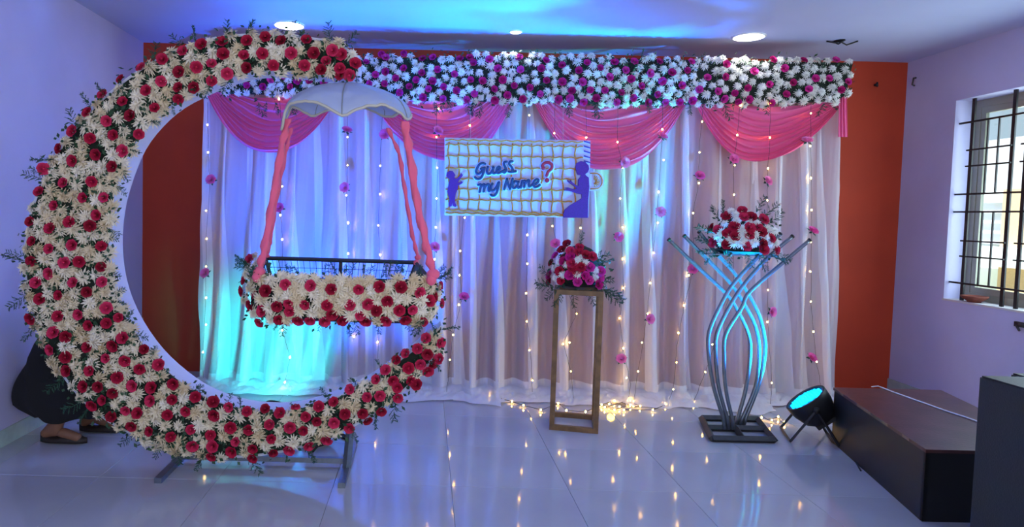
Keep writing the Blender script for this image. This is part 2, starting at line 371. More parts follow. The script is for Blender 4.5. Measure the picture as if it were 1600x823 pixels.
def fern_mesh(seed, name='fern_sprig_mesh'):
    r = random.Random(seed); mb = MB()
    stem = [Vector((0, 0, 0))]; d = Vector((r.uniform(-.2, .2), r.uniform(-.2, .2), 1)).normalized()
    for i in range(8): d = (d+Vector((r.uniform(-.12, .12), r.uniform(-.12, .12), 0))).normalized(); stem.append(stem[-1]+d*.125)
    mb.tube(stem, [.012*(1-i/10) for i in range(9)], 3, False)
    for i in range(1, 9):
        for sgn in (-1, 1):
            L = .34*(1-abs(i-4)/7); a = r.uniform(0, 2*PI) if i % 2 else 0
            bd = Vector((sgn*math.cos(a*.3), .5*math.sin(a), .7)).normalized(); p = stem[i]
            mb.tube([p, p+bd*L], .006, 3, False)
            for q in range(7):
                c = p+bd*L*(q+1)/7
                for s2 in (-1, 1):
                    nd = (bd*.7+Vector((r.uniform(-.6, .6), s2*r.uniform(.2, .9), r.uniform(-.6, .6)))).normalized()*.10
                    sd = nd.cross(bd).normalized()*.017
                    mb.add([c-sd, c+sd, c+nd], [(0, 1, 2)])
    return mb.mesh(name, FERN, smooth=False)
MUMS = [mum_mesh(k, MUM, 'chrysanthemum_mesh', .0 if k < 3 else .25) for k in range(5)]
MUMSW = [mum_mesh(k+20, MUMW, 'white_chrysanthemum_mesh', .1 if k < 3 else .3) for k in range(4)]
ROSES = [rose_mesh(k, ROSE, 'rose_mesh') for k in range(4)]
ROSESM = [rose_mesh(k+9, ROSEP, 'magenta_rose_mesh') for k in range(3)]
FAKES = [rose_mesh(k+30, FAKE, 'fabric_rose_mesh') for k in range(2)]
FERNS = [fern_mesh(k) for k in range(4)]

def inpoly(x, y, poly):
    c = False; n = len(poly)
    for i in range(n):
        x1, y1 = poly[i]; x2, y2 = poly[(i+1) % n]
        if (y1 > y) != (y2 > y) and x < (x2-x1)*(y-y1)/(y2-y1)+x1: c = not c
    return c
def edged(x, y, poly):
    best = 1e9; bn = (0, 0)
    for i in range(len(poly)):
        x1, y1 = poly[i]; x2, y2 = poly[(i+1) % len(poly)]; dx, dy = x2-x1, y2-y1; t = max(0, min(1, ((x-x1)*dx+(y-y1)*dy)/(dx*dx+dy*dy+1e-9)))
        qx, qy = x1+t*dx, y1+t*dy; d = math.hypot(x-qx, y-qy)
        if d < best: best = d; bn = ((qx-x)/(d+1e-6), (qy-y)/(d+1e-6))
    return best, bn
def scatter(poly, inset, dmin, fixed, dfix, tries=30000, rnd=None):
    rnd = rnd or random; xs = [p[0] for p in poly]; ys = [p[1] for p in poly]; cell = dmin; G = {}; out = []
    def near(x, y, d, G2, cs):
        ci, cj = int(x//cs), int(y//cs); k = int(d//cs)+1
        for i in range(ci-k, ci+k+1):
            for j in range(cj-k, cj+k+1):
                for q in G2.get((i, j), ()):
                    if (q[0]-x)**2+(q[1]-y)**2 < d*d: return True
        return False
    GF = {}
    for q in fixed: GF.setdefault((int(q[0]//cell), int(q[1]//cell)), []).append(q)
    for _ in range(tries):
        x, y = rnd.uniform(min(xs), max(xs)), rnd.uniform(min(ys), max(ys))
        if near(x, y, dmin, G, cell) or near(x, y, dfix, GF, cell) or not inpoly(x, y, poly): continue
        if inset and edged(x, y, poly)[0] < inset: continue
        G.setdefault((int(x//cell), int(y//cell)), []).append((x, y)); out.append((x, y))
    return out
def join_instances(name, items, mats, parent, kind='stuff'):
    mb = MB()
    for me, loc, q, sc in items:
        M = Matrix.LocRotScale(Vector(loc), q, Vector((sc, sc, sc)))
        mb.add([M @ v.co for v in me.vertices], [list(p.vertices) for p in me.polygons])
    o = mb.build(name, mats, parent, smooth=False); o['kind'] = kind; return o
def leaves(name, spots, parent, n_per, size, rnd=random):
    mb = MB()
    for loc, nrm, spread in spots:
        for _ in range(n_per):
            c = Vector(loc)+Vector((rnd.uniform(-1, 1), rnd.uniform(-.35, .35), rnd.uniform(-1, 1)))*spread
            d = Vector((rnd.uniform(-1, 1), rnd.uniform(-1, .1), rnd.uniform(-1, 1))).normalized(); s_ = d.orthogonal().normalized()*size*.28; L = size*rnd.uniform(.6, 1.1)
            mb.add([c, c+d*L*.5+s_, c+d*L, c+d*L*.5-s_], [(0, 1, 2, 3)])
    o = mb.build(name, LEAF, parent, smooth=False); o['kind'] = 'stuff'; return o

# ------------------------------------------------------------------ crescent
YC = 3.70
outer = [(566,104),(560,84),(540,68),(510,57),(470,51),(420,48),(370,48),(320,56),(270,73),(225,97),(180,129),(140,165),(105,205),(75,250),(52,300),(38,350),(32,400),(36,455),(50,510),(70,555),(100,600),(135,640),(180,672),(235,698),(290,713),(350,720),(410,717),(470,705),(530,683),(580,657),(625,624),(660,590),(688,552),(698,510)]
inner = [(690,503),(665,520),(640,543),(600,572),(560,598),(510,620),(460,634),(410,636),(360,628),(310,608),(265,575),(230,538),(200,490),(182,440),(175,385),(179,330),(192,280),(212,232),(240,195),(275,165),(320,142),(350,130),(390,119),(430,117),(470,120),(510,124),(545,127),(563,120)]
def spline2(p):
    out = []
    for i in range(len(p)-1):
        a, b, c, d = p[max(i-1, 0)], p[i], p[i+1], p[min(i+2, len(p)-1)]
        for k in range(3):
            t = k/3; out.append(tuple(.5*((2*b[j])+(-a[j]+c[j])*t+(2*a[j]-5*b[j]+4*c[j]-d[j])*t*t+(-a[j]+3*b[j]-3*c[j]+d[j])*t**3) for j in (0, 1)))
    return out+[p[-1]]
outer0, inner0 = outer, inner
outer, inner = spline2(outer), spline2(inner)
cres = outer+inner
RC = [(347,66),(386,64),(315,70),(286,80),(349,85),(381,87),(254,93),(221,106),(307,105),(331,100),(355,115),(386,106),(280,113),(252,127),(331,127),(189,124),(229,142),(279,137),(304,137),(161,148),(192,159),(242,169),(279,155),(137,176),(204,181),(167,189)]
RC += [(x/2.94, 200+y/2.94) for x, y in ((335,15),(415,47),(522,33),(638,28),(273,95),(443,122),(565,105),(335,150),(518,178),(198,187),(293,252),(422,245),(180,293),(383,320),(478,320),(250,357),(445,400),(140,430),(320,433),(415,448),(232,460),(148,520),(333,538),(467,543),(227,555),(145,610),(297,618),(365,613),(465,638),(227,668),(167,710),(337,710),(470,707),(400,752),(270,768),(185,785))]
RC += [(x/2.94, 460+y/2.94) for x, y in ((490,62),(142,110),(268,100),(362,92),(545,107),(490,132),(408,142),(247,175),(303,193),(565,200),(520,235),(402,242),(232,253),(663,252),(303,287),(487,293),(575,303),(643,340),(730,323),(308,350),(412,350),(540,380),(385,422),(452,423),(610,418),(697,427),(797,410),(518,452),(792,482),(472,485),(693,487),(898,470),(425,507),(578,532),(980,493),(633,545),(855,535),(1052,517),(770,552),(512,560),(985,553),(605,603),(1135,537),(877,620),(687,628),(1060,610),(785,653),(968,645),(1143,620),(1083,675),(978,697),(885,693),(1065,720),(972,742))]
RC += [(360+x/4.114, 540+y/4.114) for x, y in ((225,405),(320,433),(418,385),(250,507),(485,455),(383,523),(555,485),(470,545),(568,390),(665,362),(770,280),(667,493),(737,438),(263,597),(765,527),(620,602),(505,640),(380,668),(275,685),(145,660),(145,720),(880,330),(850,433),(880,478),(937,217),(960,320),(970,420),(1045,222),(1075,268),(1078,333),(998,158),(1070,90),(1127,50),(1145,143),(1160,222),(1197,250),(1222,118),(1203,18),(1268,52),(1300,115),(1342,88),(1270,160))]
RC += [(666,528),(688,535)]
RC += [(370+x/5.4875, 30+y/5.4875) for x, y in ((245,155),(383,188),(597,180),(220,298),(468,295),(662,295),(313,400),(580,400),(822,270),(900,305),(768,362),(725,435),(885,425),(885,480),(965,478),(1015,382),(85,420))]
RCu = []
for q in RC:
    if all(math.hypot(q[0]-p[0], q[1]-p[1]) > 8 for p in RCu): RCu.append(q)
base = P(370, 700, YC); base.z = 0
cr = empty('flower_crescent', base, 'huge crescent moon frame covered in cream chrysanthemums and red roses', 'flower decoration')
def inset_poly(poly, d):
    n = len(poly); out = []
    for i in range(n):
        a = Vector(poly[i-1]); b = Vector(poly[(i+1) % n]); t = (b-a).normalized(); nn = Vector((-t.y, t.x))
        p = Vector(poly[i])
        q = p+nn*d
        if not inpoly(q.x, q.y, poly): q = p-nn*d
        out.append((q.x, q.y))
    return out
bo = inset_poly(outer+inner, 5)
mb = MB(); mb.slab([P(x, y, YC) for x, y in bo], (0, .17, 0))
bd = mb.build('board', WHITEB, cr, sharp=40)
# dark foam face under the flowers
mb = MB(); mb.slab([P(x, y, YC-.025) for x, y in inset_poly(outer+inner, 9)], (0, .027, 0)); mb.build('foam_backing', DARKG, cr, smooth=False)
mp = scatter(cres, 5, 14.2, RCu, 12.5, 26000)
print('crescent mums', len(mp), 'roses', len(RCu))
def place_flower(x, y, Y, poly, meshes, name, parent, sc, rnd=random, wrap=.9, lift=0):
    d, (ex, ey) = edged(x, y, poly); k = max(0, 1-d/22)*wrap
    n = Vector((ex*k+rnd.uniform(-.28, .28), -1, -ey*k+rnd.uniform(-.28, .28)+.1))
    loc = P(x, y, Y-lift+.022*k+rnd.uniform(-.01, .008))
    return (rnd.choice(meshes), loc, face(n), sc*rnd.uniform(.86, 1.12))
def key(p): return -abs(edged(p[0], p[1], cres)[0])
mp.sort(key=key)
for i, (x, y) in enumerate(mp[:300]):
    me, loc, q, sc = place_flower(x, y, YC-.035, cres, MUMS, '', cr, .052); inst('chrysanthemum', me, cr, loc, q, sc)
join_instances('chrysanthemum_edging', [place_flower(x, y, YC-.035, cres, MUMS, '', cr, .048) for x, y in mp[300:]], MUM, cr)
for x, y in RCu:
    me, loc, q, sc = place_flower(x, y, YC-.058, cres, ROSES, '', cr, .0305, wrap=.6); inst('rose', me, cr, loc, q, sc)
leaves('leaf_filler', [(P(x, y, YC-.04), None, .045) for x, y in scatter(cres, 4, 11, [], 0, 14000)], cr, 5, .034)
fn = 0
for poly, sgn in ((outer0, 1), (inner0, 1)):
    for i in range(len(poly)-1):
        a, b = Vector(poly[i]), Vector(poly[i+1]); L = (b-a).length; k = max(1, int(L/26))
        for j in range(k):
            if random.random() < .25: continue
            p = a.lerp(b, (j+random.random())/k); _, e = edged(p.x+.01, p.y+.01, cres)
            t = (b-a).normalized(); nn = Vector((-t.y, t.x))
            if inpoly(p.x+nn.x*4, p.y+nn.y*4, cres): nn = -nn
            dr = Vector((nn.x+t.x*random.uniform(-.8, .8), -.35, -nn.y-t.y*random.uniform(-.8, .8)))
            q0 = p-nn*9
            inst('fern_sprig', random.choice(FERNS), cr, P(q0.x, q0.y, YC-.035), face(dr), random.uniform(.08, .125) if poly is outer0 else random.uniform(.07, .10)); fn += 1
# steel legs and foot rails
for (xa, ya, xb, yb) in ((300, 690, 272, 752), (549, 655, 541, 752)):
    a = P(xa, ya, YC+.12); b = P(xb, yb, YC+.12); b.z = .02
    MB().bar(a, b, .035).build('leg', STEEL, cr, smooth=False)
    MB().box((b.x-.02, YC-.12, 0), (b.x+.02, YC+.55, .03)).build('foot_rail', STEEL, cr, smooth=False)
l = P(272, 752, YC+.12).x; r_ = P(541, 752, YC+.12).x
MB().box((l, YC+.16, .03), (r_, YC+.19, .06)).build('cross_rail', STEEL, cr, smooth=False)

# ------------------------------------------------------------------ flower panel along the top
YPn = 5.44
panel = [(345,92),(560,86),(760,82),(900,84),(1100,88),(1334,92),(1333,120),(1328,150),(1310,163),(1200,166),(1000,168),(850,164),(700,162),(560,155),(345,150)]
RP = [(560+x/7.48, 70+y/7.48) for x, y in ((270,105),(315,150),(530,95),(90,205),(200,350),(320,315),(305,455),(530,275),(435,390),(480,555),(595,490),(675,410),(740,330),(750,165),(870,150),(925,290),(1120,345),(865,425),(820,515),(995,490),(1145,535),(990,630),(755,615),(1185,165),(1345,210),(1310,410),(1445,425),(1355,570),(1265,640),(130,455),(1300,150))]
RP += [(750+x/7.48, 70+y/7.48) for x, y in ((110,175),(30,425),(210,280),(455,155),(475,290),(265,410),(165,520),(400,480),(320,590),(175,645),(500,635),(580,500),(700,575),(715,275),(775,420),(770,185),(960,240),(960,435),(1155,300),(1195,435),(1250,210),(1405,270),(1290,530),(1075,540),(1050,625),(915,635),(1210,665),(1360,625),(1460,535))]
RP += [(940+x/7.48, 70+y/7.48) for x, y in ((150,205),(280,300),(380,200),(90,380),(345,405),(465,480),(230,560),(370,620),(175,670),(540,675),(650,580),(565,335),(675,200),(710,425),(820,325),(1000,300),(1050,200),(935,475),(745,670),(910,670),(1140,525),(1235,385),(1060,650),(1455,230),(1445,375),(1360,545),(1430,630))]
RP += [(1140+x/7.48, 70+y/7.48) for x, y in ((285,315),(505,180),(640,275),(465,465),(210,505),(60,565),(100,665),(225,640),(490,680),(660,580),(740,440),(925,520),(1000,395),(865,185),(1160,395),(1240,180),(1300,525),(1380,435))]
RP += [(370+x/5.4875, 30+y/5.4875) for x, y in ((290,520),(85,565),(130,490),(225,580),(400,480),(460,580),(520,525),(625,525),(745,540))]+[(360,112),(425,100),(500,98),(535,110),(470,105)]
c0, c1 = P(346, 120, YPn), P(1332, 128, YPn)
pn = empty('flower_garland', ((c0.x+c1.x)/2, YPn, P(840, 166, YPn).z), 'long straight panel of white chrysanthemums and magenta roses topping the curtain', 'flower decoration')
MB().slab([P(x, y, YPn+.02) for x, y in inset_poly(panel, 6)], (0, .07, 0)).build('foam_backing', DARKG, pn, smooth=False)
pm = scatter(panel, 3, 11.5, RP, 9.5, 20000)
print('panel mums', len(pm), len(RP))
pm.sort(key=lambda p: -(p[0] > 350)*edged(p[0], p[1], panel)[0])
for x, y in pm[:300]:
    me, loc, q, sc = place_flower(x, y, YPn, panel, MUMSW, '', pn, .044); inst('chrysanthemum', me, pn, loc, q, sc)
if len(pm) > 300: join_instances('chrysanthemum_edging', [place_flower(x, y, YPn, panel, MUMSW, '', pn, .042) for x, y in pm[300:]], MUMW, pn)
for x, y in RP:
    me, loc, q, sc = place_flower(x, y, YPn-.025, panel, ROSESM, '', pn, .0305, wrap=.6); inst('rose', me, pn, loc, q, sc)
leaves('leaf_filler', [(P(x, y, YPn), None, .05) for x, y in scatter(panel, 3, 12, [], 0, 8000)], pn, 5, .04)
for i in range(34):
    x = random.uniform(350, 1325); top = random.random() < .25; y = 92 if top else 158
    if 1090 < x < 1300: y += 3
    inst('fern_sprig', random.choice(FERNS), pn, P(x, y, YPn-.01), face((random.uniform(-.5, .5), -.4, 1 if top else -1)), random.uniform(.05, .08) if top else random.uniform(.09, .15))

# ------------------------------------------------------------------ backdrop frame (behind the curtain)
YQ = 5.62
fr = empty('backdrop_frame', (.9, YQ+.06, 0), 'metal pipe frame standing behind the sheer curtain', 'frame')
xa, xb = P(335, 400, YQ).x, P(1300, 400, YQ).x; zt = 2.64
for x in (xa+.03, (xa+xb)/2, xb-.08): MB().tube([(x, YQ+.1, 0), (x, YQ+.1, zt)], .018, 10).build('upright', STEEL, fr)
MB().tube([(xa, YQ+.1, zt), (xb, YQ+.1, zt)], .018, 10).build('crossbar', STEEL, fr)
for x in (xa+.15, (xa+xb)/2-.4, (xa+xb)/2+.5, xb-.15): MB().tube([(x, YQ+.1, zt-.02), (x, YPn+.08, zt-.02)], .008, 6).build('hanger', STEEL, fr)

# ------------------------------------------------------------------ curtain
edges = [318, 385, 455, 528, 622, 705, 770, 868, 965, 1063, 1175, 1245, 1308]
cl = ['at the far left edge, beside the red wall', 'behind the left cradle straps', 'behind the left half of the cradle', 'behind the middle of the cradle', 'behind the right cradle straps', 'behind the child figure on the sign', 'below the lettering of the sign', 'behind the wooden pedestal', 'between the wooden pedestal and the steel tube stand', 'behind the left side of the steel tube stand', 'behind the right side of the steel tube stand', 'at the far right edge, beside the red wall']
def fbm(x, y, s=0): return noise.noise(Vector((x, y, s)))
def fold(x, z, ph):
    t = max(0, min(1, (2.6-z)/2.6))
    xx = x + .05*fbm(x*.8, z*.6, 3)*t
    big = math.sin(2*PI*(xx/.25)+2.2*fbm(x*1.3, z*.25, 1)+ph)
    small = math.sin(2*PI*(xx/.115)+3.0*fbm(x*2.2, z*.45, 2)+ph*2)
    tiny = math.sin(2*PI*(xx/.034)+2.5*fbm(x*3, z*.6, 5))
    amp = .55+.75*t
    def sharp(s): return math.copysign(abs(s)**.7, s)
    return amp*(.052*sharp(big)+.011*sharp(small)*(.4+.6*abs(fbm(x*2, z*.3, 9))*2)+.002*tiny)
def edge_x(px, z):   # boundary x at height z, following lean of the seam
    a = P(px, 200, YQ); b = P(px-(8 if px < 400 else (0 if px < 1250 else 4)), 600, YQ)
    t = (a.z-z)/(a.z-b.z); return a.x+(b.x-a.x)*t
for i in range(12):
    ph = random.uniform(0, 6)*.15; p0, p1 = edges[i], edges[i+1]
    cen = P((p0+p1)/2, 500, YQ)
    e = empty('sheer_curtain', (cen.x, YQ, 0), 'white sheer curtain panel '+cl[i], 'curtain', 'sheer curtain panels of the backdrop')
    over = .035 if i < 11 else 0
    nu = max(16, int((P(p1, 400, YQ).x-P(p0, 400, YQ).x)/.0085)); rows = []
    zs = [2.66-(2.66-.07)*k/44 for k in range(45)]
    pool = .27+.06*math.sin(i*1.7) if i not in (10, 11) else .16
    if i < 3: pool = .2
    for k in range(45+12):
        row = []
        for j in range(nu+1):
            u = j/nu
            if k < 45:
                z = zs[k]; xa_, xb_ = edge_x(p0, z), edge_x(p1, z)+over
                if i == 11: xb_ += .05*math.sin(min(1, max(0, (1.9-z)/1.9))*PI)
                if i == 0: xa_ += .02*fbm(z*2, 3)
                x = xa_+(xb_-xa_)*u
                # left panels are gathered sideways near the bottom
                y = YQ + fold(x + (.18*(1-z/2.6)**2 if i < 3 else 0), z, ph) - .012*(i % 2) - .05*max(0, (.5-z)/.5)**2
                row.append(Vector((x, y, z)))
            else:
                s_ = (k-44)/12; z0 = .07; xa_, xb_ = edge_x(p0, z0), edge_x(p1, z0)+over; x = xa_+(xb_-xa_)*u
                xw = x + .03*fbm(x*5, s_*2, 7)
                wob = pool*(1+.55*fbm(x*2.1, 0, 11))
                y = YQ + fold(x + (.18 if i < 3 else 0), z0, ph)*(1-s_*.8) - .012*(i % 2) - .043 - wob*s_
                z = .07*(1-min(1, s_*2.2)) + .012+.05*abs(fbm(x*6+s_*4, s_*5, 13))*math.sin(min(1, s_*1.1)*PI)+.02*abs(math.sin(x*38+s_*9))*math.sin(s_*PI)
                row.append(Vector((xw, y, max(.006, z))))
        rows.append(row)
    cb = MB(); cb.grid(rows[:44]); cb.mi = 1; cb.grid(rows[43:]); cb.build('cloth', [SHEER if 3 < i < 10 else SHEERL, SHEERT], e)
    # doubled hem along the seam and gathered pleats: several layers, so they read whiter
    fr_ = random.Random(i*5+3)
    for q_, (u0, wd0) in enumerate(((.0, .06), (fr_.uniform(.38, .62), fr_.uniform(.03, .075)))):
        rows = []
        for k in range(45):
            z = zs[k]; t = k/44; xs0 = edge_x(p0, z); xs1 = edge_x(p1, z); row = []
            wd1 = wd0*(.6+.9*t+.5*fbm(z*.9, i*3.1+q_*7, 2))
            for j in range(9):
                x = xs0+(xs1-xs0)*u0+.012+wd1*j/8+.018*fbm(z*.8, i*3.1+q_)
                row.append(Vector((x, YQ+fold(x+(.18*(1-z/2.6)**2 if i < 3 else 0), z, ph)-.012*(i % 2)-.05*max(0, (.5-z)/.5)**2-.004-.012*math.sin(j/8*PI), z)))
            rows.append(row)
        MB().grid(rows).build('hem' if q_ == 0 else 'pleat', SHEERT, e)
    mb = MB()
    for k in range(120):
        z = 2.55-k*.0195
        x = edge_x(p0, z)+.04; y = YQ+fold(x+(.18*(1-z/2.6)**2 if i < 3 else 0), z, ph)-.02-.012*(i % 2)-.05*max(0, (.5-z)/.5)**2
        r = .0038; mb.add([(x-r, y, z), (x, y-r, z), (x+r, y, z), (x, y+r, z), (x, y, z+r), (x, y, z-r)], [(0, 1, 4), (1, 2, 4), (2, 3, 4), (3, 0, 4), (1, 0, 5), (2, 1, 5), (3, 2, 5), (0, 3, 5)])
    o = mb.build('bead_trim', BEAD, e, smooth=False); o['kind'] = 'stuff'

# ------------------------------------------------------------------ pink swags
def swag(xl, xr, yt, yb, label, skew=0.0, lw=.10, rw=.06, nf=9, seed=0):
    YS = 5.53; W = xr-xl; rows = []; NV, NU = 90, 64
    for i in range(NV+1):
        v = i/NV; row = []
        for j in range(NU+1):
            u = j/NU
            lx = xl+W*lw*(1-v); rx = xr-W*rw*(1-v)
            x = lx+(rx-lx)*u
            uu = u+skew*math.sin(u*PI)
            sh = (1-abs(2*uu-1)**(2.0+.3*v))
            sag = (yb-yt)*(.10+.90*v**.85)
            y = yt+sag*sh + (10*v if False else 0)
            nn = fbm(u*2.2+seed, v*3, seed*1.7)
            ph = 2*PI*((nf+1)*(v**1.1)+1.1*nn)
            f = math.sin(ph); f = math.copysign(abs(f)**.65, f)
            dep = YS-.03*math.sin(u*PI)-.034*f*(.35+.65*math.sin(u*PI))*(.5+.5*v+.3*fbm(u*3, v*6, seed+4))-.03*v*math.sin(u*PI)
            # keep the folds full, gathered at the ends
            y += 1.6*math.cos(ph)*math.sin(u*PI)
            row.append(P(x, y, dep))
        rows.append(row)
    o = MB().grid(rows).build('swag', PINK); tag(o, label, 'drape', 'pink satin swags under the flower panel')
swag(321, 532, 144, 237, 'pink satin swag at far left, behind the left end of the cradle canopy', .02, .16, .05, 8, 1)
swag(576, 806, 150, 251, 'pink satin swag between the cradle canopy and the sign', -.04, .08, .16, 9, 2)
swag(832, 1076, 155, 264, 'pink satin swag over the right end of the sign', .02, .12, .10, 9, 3)
swag(1084, 1320, 156, 251, 'rightmost pink satin swag, above the steel tube stand', .07, .16, .05, 8, 4)
rows = []
for i in range(24):
    y = 146+(214-146)*i/23; row = []
    for j in range(25):
        u = j/24; x = 1308+(3+12*u)+(i/23)*(2*u-1)*1.5; row.append(P(x, y, 5.51-.014*math.sin(u*PI*6+.3*math.sin(i*.2))))
    rows.append(row)
tag(MB().grid(rows).build('swag_tail', PINK), 'short pink satin tail hanging at the right end of the flower panel', 'drape')

# ------------------------------------------------------------------ string lights
def string_light(path, bulbs, roses, label, floor=False, grp='fairy light strings on the curtain'):
    def Yd(y): return 5.455 if y < 262 else (5.535-.12*max(0, (y-520)/120))
    top = path[0]; b0 = P(top[0], top[1], Yd(top[1]))
    e = empty('string_light', (b0.x, Yd(top[1]), P(path[-1][0], path[-1][1], Yd(path[-1][1])).z), label, 'string light', grp)
    pts = []
    for a, b in zip(path, path[1:]):
        for k in range(6):
            t = k/6; x = a[0]+(b[0]-a[0])*t+random.uniform(-.7, .7); y = a[1]+(b[1]-a[1])*t; pts.append(P(x, y, Yd(y)))
    pts.append(P(*path[-1], Yd(path[-1][1])))
    MB().tube(pts, .0014, 4, False).build('wire', WIRE, e)
    for x, y in bulbs:
        c = P(x, y, Yd(y)-.006); inst('bulb', BULBM, e, c, Quaternion((0, 0, 1), random.uniform(0, 6)), .0056*random.uniform(.8, 1.2))
    for x, y in roses:
        c = P(x, y, Yd(y)-.03); n = Vector((random.uniform(-.6, .6), -1, random.uniform(0, 1.4)))
        ro = inst('fabric_rose', random.choice(FAKES), e, c, face(n), .042)
        cx = bpy.data.objects.new('leaf', CALYX); C.objects.link(cx); cx.parent = ro
BULBM = MB().sph((0, 0, 0), 1, 6, (1, 1, 1.3)).mesh('bulb_mesh', BULB)
mb = MB()
for k in range(5):
    a = 2*PI*k/5; d = Vector((math.cos(a), math.sin(a), -.25)); s_ = Vector((-math.sin(a), math.cos(a), 0))*.28
    mb.add([(0, 0, -.12), d*.6+s_, d*1.25+Vector((0, 0, .15)), d*.6-s_], [(0, 1, 2, 3)])
CALYX = mb.mesh('calyx_mesh', mat('fabric_leaf', (.02, .12, .07), .6), smooth=False)
S = [
 ([(324,160),(325,238),(328,280),(322,373),(321,465),(317,552),(318,590)], [(324,195),(325,238),(322,329),(323,373),(322,416),(322,465),(322,507),(317,550)], [(330,281),(321,427)], 'leftmost fairy light string, on the left edge of the curtain'),
 ([(436,150),(441,210),(438,325),(441,374),(441,516),(453,558),(445,602)], [(436,155),(441,291),(438,336),(441,374),(441,516),(453,558),(445,597)], [(437,325)], 'fairy light string behind the left cradle strap'),
 ([(543,158),(543,258),(541,305),(544,396),(548,470),(553,530)], [(543,214),(543,258),(541,305),(544,348),(544,396),(553,526)], [(542,204),(539,293)], 'fairy light string under the middle of the cradle canopy'),
 ([(598,158),(594,259),(591,352),(594,398),(592,480),(590,560)], [(597,215),(594,259),(594,303),(591,352),(594,398),(590,534)], [(601,210)], 'fairy light string left of the right cradle straps'),
 ([(682,160),(683,262),(681,355),(679,405),(684,470)], [(685,170),(682,214),(683,262),(682,310),(681,355),(679,405)], [(684,205),(679,386)], 'fairy light string just left of the sign'),
 ([(735,160),(734,200),(728,300),(719,392),(718,430),(722,465),(708,523),(703,562),(698,612)], [(734,196),(726,340),(719,392),(718,430),(717,476),(708,523),(703,562)], [(725,464)], 'fairy light string passing behind the left half of the sign'),
 ([(827,162),(827,300),(824,367),(822,458),(824,502),(829,547),(832,612)], [(827,180),(824,367),(824,412),(822,458),(823,502),(827,547),(832,594)], [], 'fairy light string below the middle of the sign, left of the pedestal'),
 ([(867,160),(866,208),(864,353),(880,440),(901,490),(880,537),(892,580),(896,625)], [(866,208),(863,353),(901,490),(890,535),(880,537),(892,580)], [], 'fairy light string seen through the wooden pedestal'),
 ([(916,160),(916,215),(914,300),(907,356),(900,420)], [(916,215),(907,356)], [], 'fairy light string behind the right end of the sign'),
 ([(965,160),(965,222),(973,262),(969,310),(972,404),(974,450),(968,497),(974,544),(985,600),(982,630)], [(965,222),(973,262),(969,310),(973,355),(973,404),(974,450),(968,497),(974,544),(979,590),(985,625)], [(976,254),(966,370),(971,561)], 'fairy light string with three pink roses, right of the wooden pedestal'),
 ([(1035,160),(1035,214),(1029,300),(1024,360),(1016,442),(1010,500),(997,580),(990,628)], [(1035,202),(1037,250),(1029,300),(1028,348),(1021,395),(1016,442),(1012,490),(1003,535),(997,580)], [(1035,214),(1032,331),(1015,498)], 'fairy light string slanting left towards the floor, midway between pedestal and tube stand'),
 ([(1099,162),(1092,238),(1092,284),(1083,333),(1083,421),(1069,477),(1058,540),(1052,608),(1040,636)], [(1097,190),(1093,238),(1092,286),(1083,333),(1076,430),(1069,477),(1060,520),(1057,566),(1052,608)], [(1093,275),(1083,420)], 'fairy light string left of the steel tube stand'),
 ([(1157,160),(1152,211),(1146,258),(1147,304),(1146,440),(1128,500),(1102,581),(1084,628),(1088,650)], [(1157,165),(1152,211),(1148,258),(1147,304),(1128,470),(1113,538),(1102,581),(1084,628)], [(1146,249)], 'fairy light string passing behind the bouquet on the tube stand'),
 ([(1204,160),(1203,215),(1199,281),(1199,313),(1200,405),(1200,503),(1206,598),(1203,648)], [(1203,162),(1203,215),(1200,263),(1199,313),(1200,405),(1200,453),(1199,503),(1196,548),(1206,598),(1203,643)], [(1199,283),(1206,487)], 'fairy light string behind the right side of the tube stand'),
 ([(1267,155),(1267,228),(1268,328),(1268,361),(1267,471),(1271,518),(1276,565),(1284,612),(1280,640)], [(1267,177),(1266,228),(1267,278),(1268,328),(1267,378),(1266,424),(1267,471),(1271,518),(1276,565),(1284,612)], [(1261,220),(1270,361),(1268,559)], 'rightmost fairy light string, near the right edge of the curtain'),
]
for a, b_, c_, d in S: string_light(a, b_, c_, d)
# the loose string on the floor
fp = [(735,603),(765,618),(800,627),(818,633),(845,640),(872,630),(885,641),(915,643),(940,632),(960,626),(985,632),(960,640),(945,636),(980,626),(1000,634),(975,640),(1020,640),(1040,632)]
def floor_string(fp, bulbs, label):
    w0 = PZ(*fp[0], .03); e = empty('string_light', (w0.x, w0.y, 0), label, 'string light', 'fairy light strings on the floor')
    MB().tube([PZ(x+random.uniform(-1, 1), y, .012+.012*math.sin(k*2.1)**2) for k, (x, y) in enumerate(fp)], .0028, 4, False).build('wire', WIRE, e)
    for x, y in bulbs: inst('bulb', BULBM, e, PZ(x, y, .02), Quaternion(), .0065)
floor_string(fp, fp[1:]+[(952,631),(968,635),(990,627)], 'tangle of fairy lights lying on the floor behind the wooden pedestal')
floor_string([(1190,650),(1200,655),(1216,652),(1222,660),(1228,658)], [(1190,652),(1206,656),(1216,651),(1226,659)], 'end of a fairy light string on the floor beside the blue stage light')
light('fairy_pile_glow', 'POINT', PZ(955, 632, .05), (0, 0, 0), .8, (1, .6, .06), shadow_soft_size=.03)

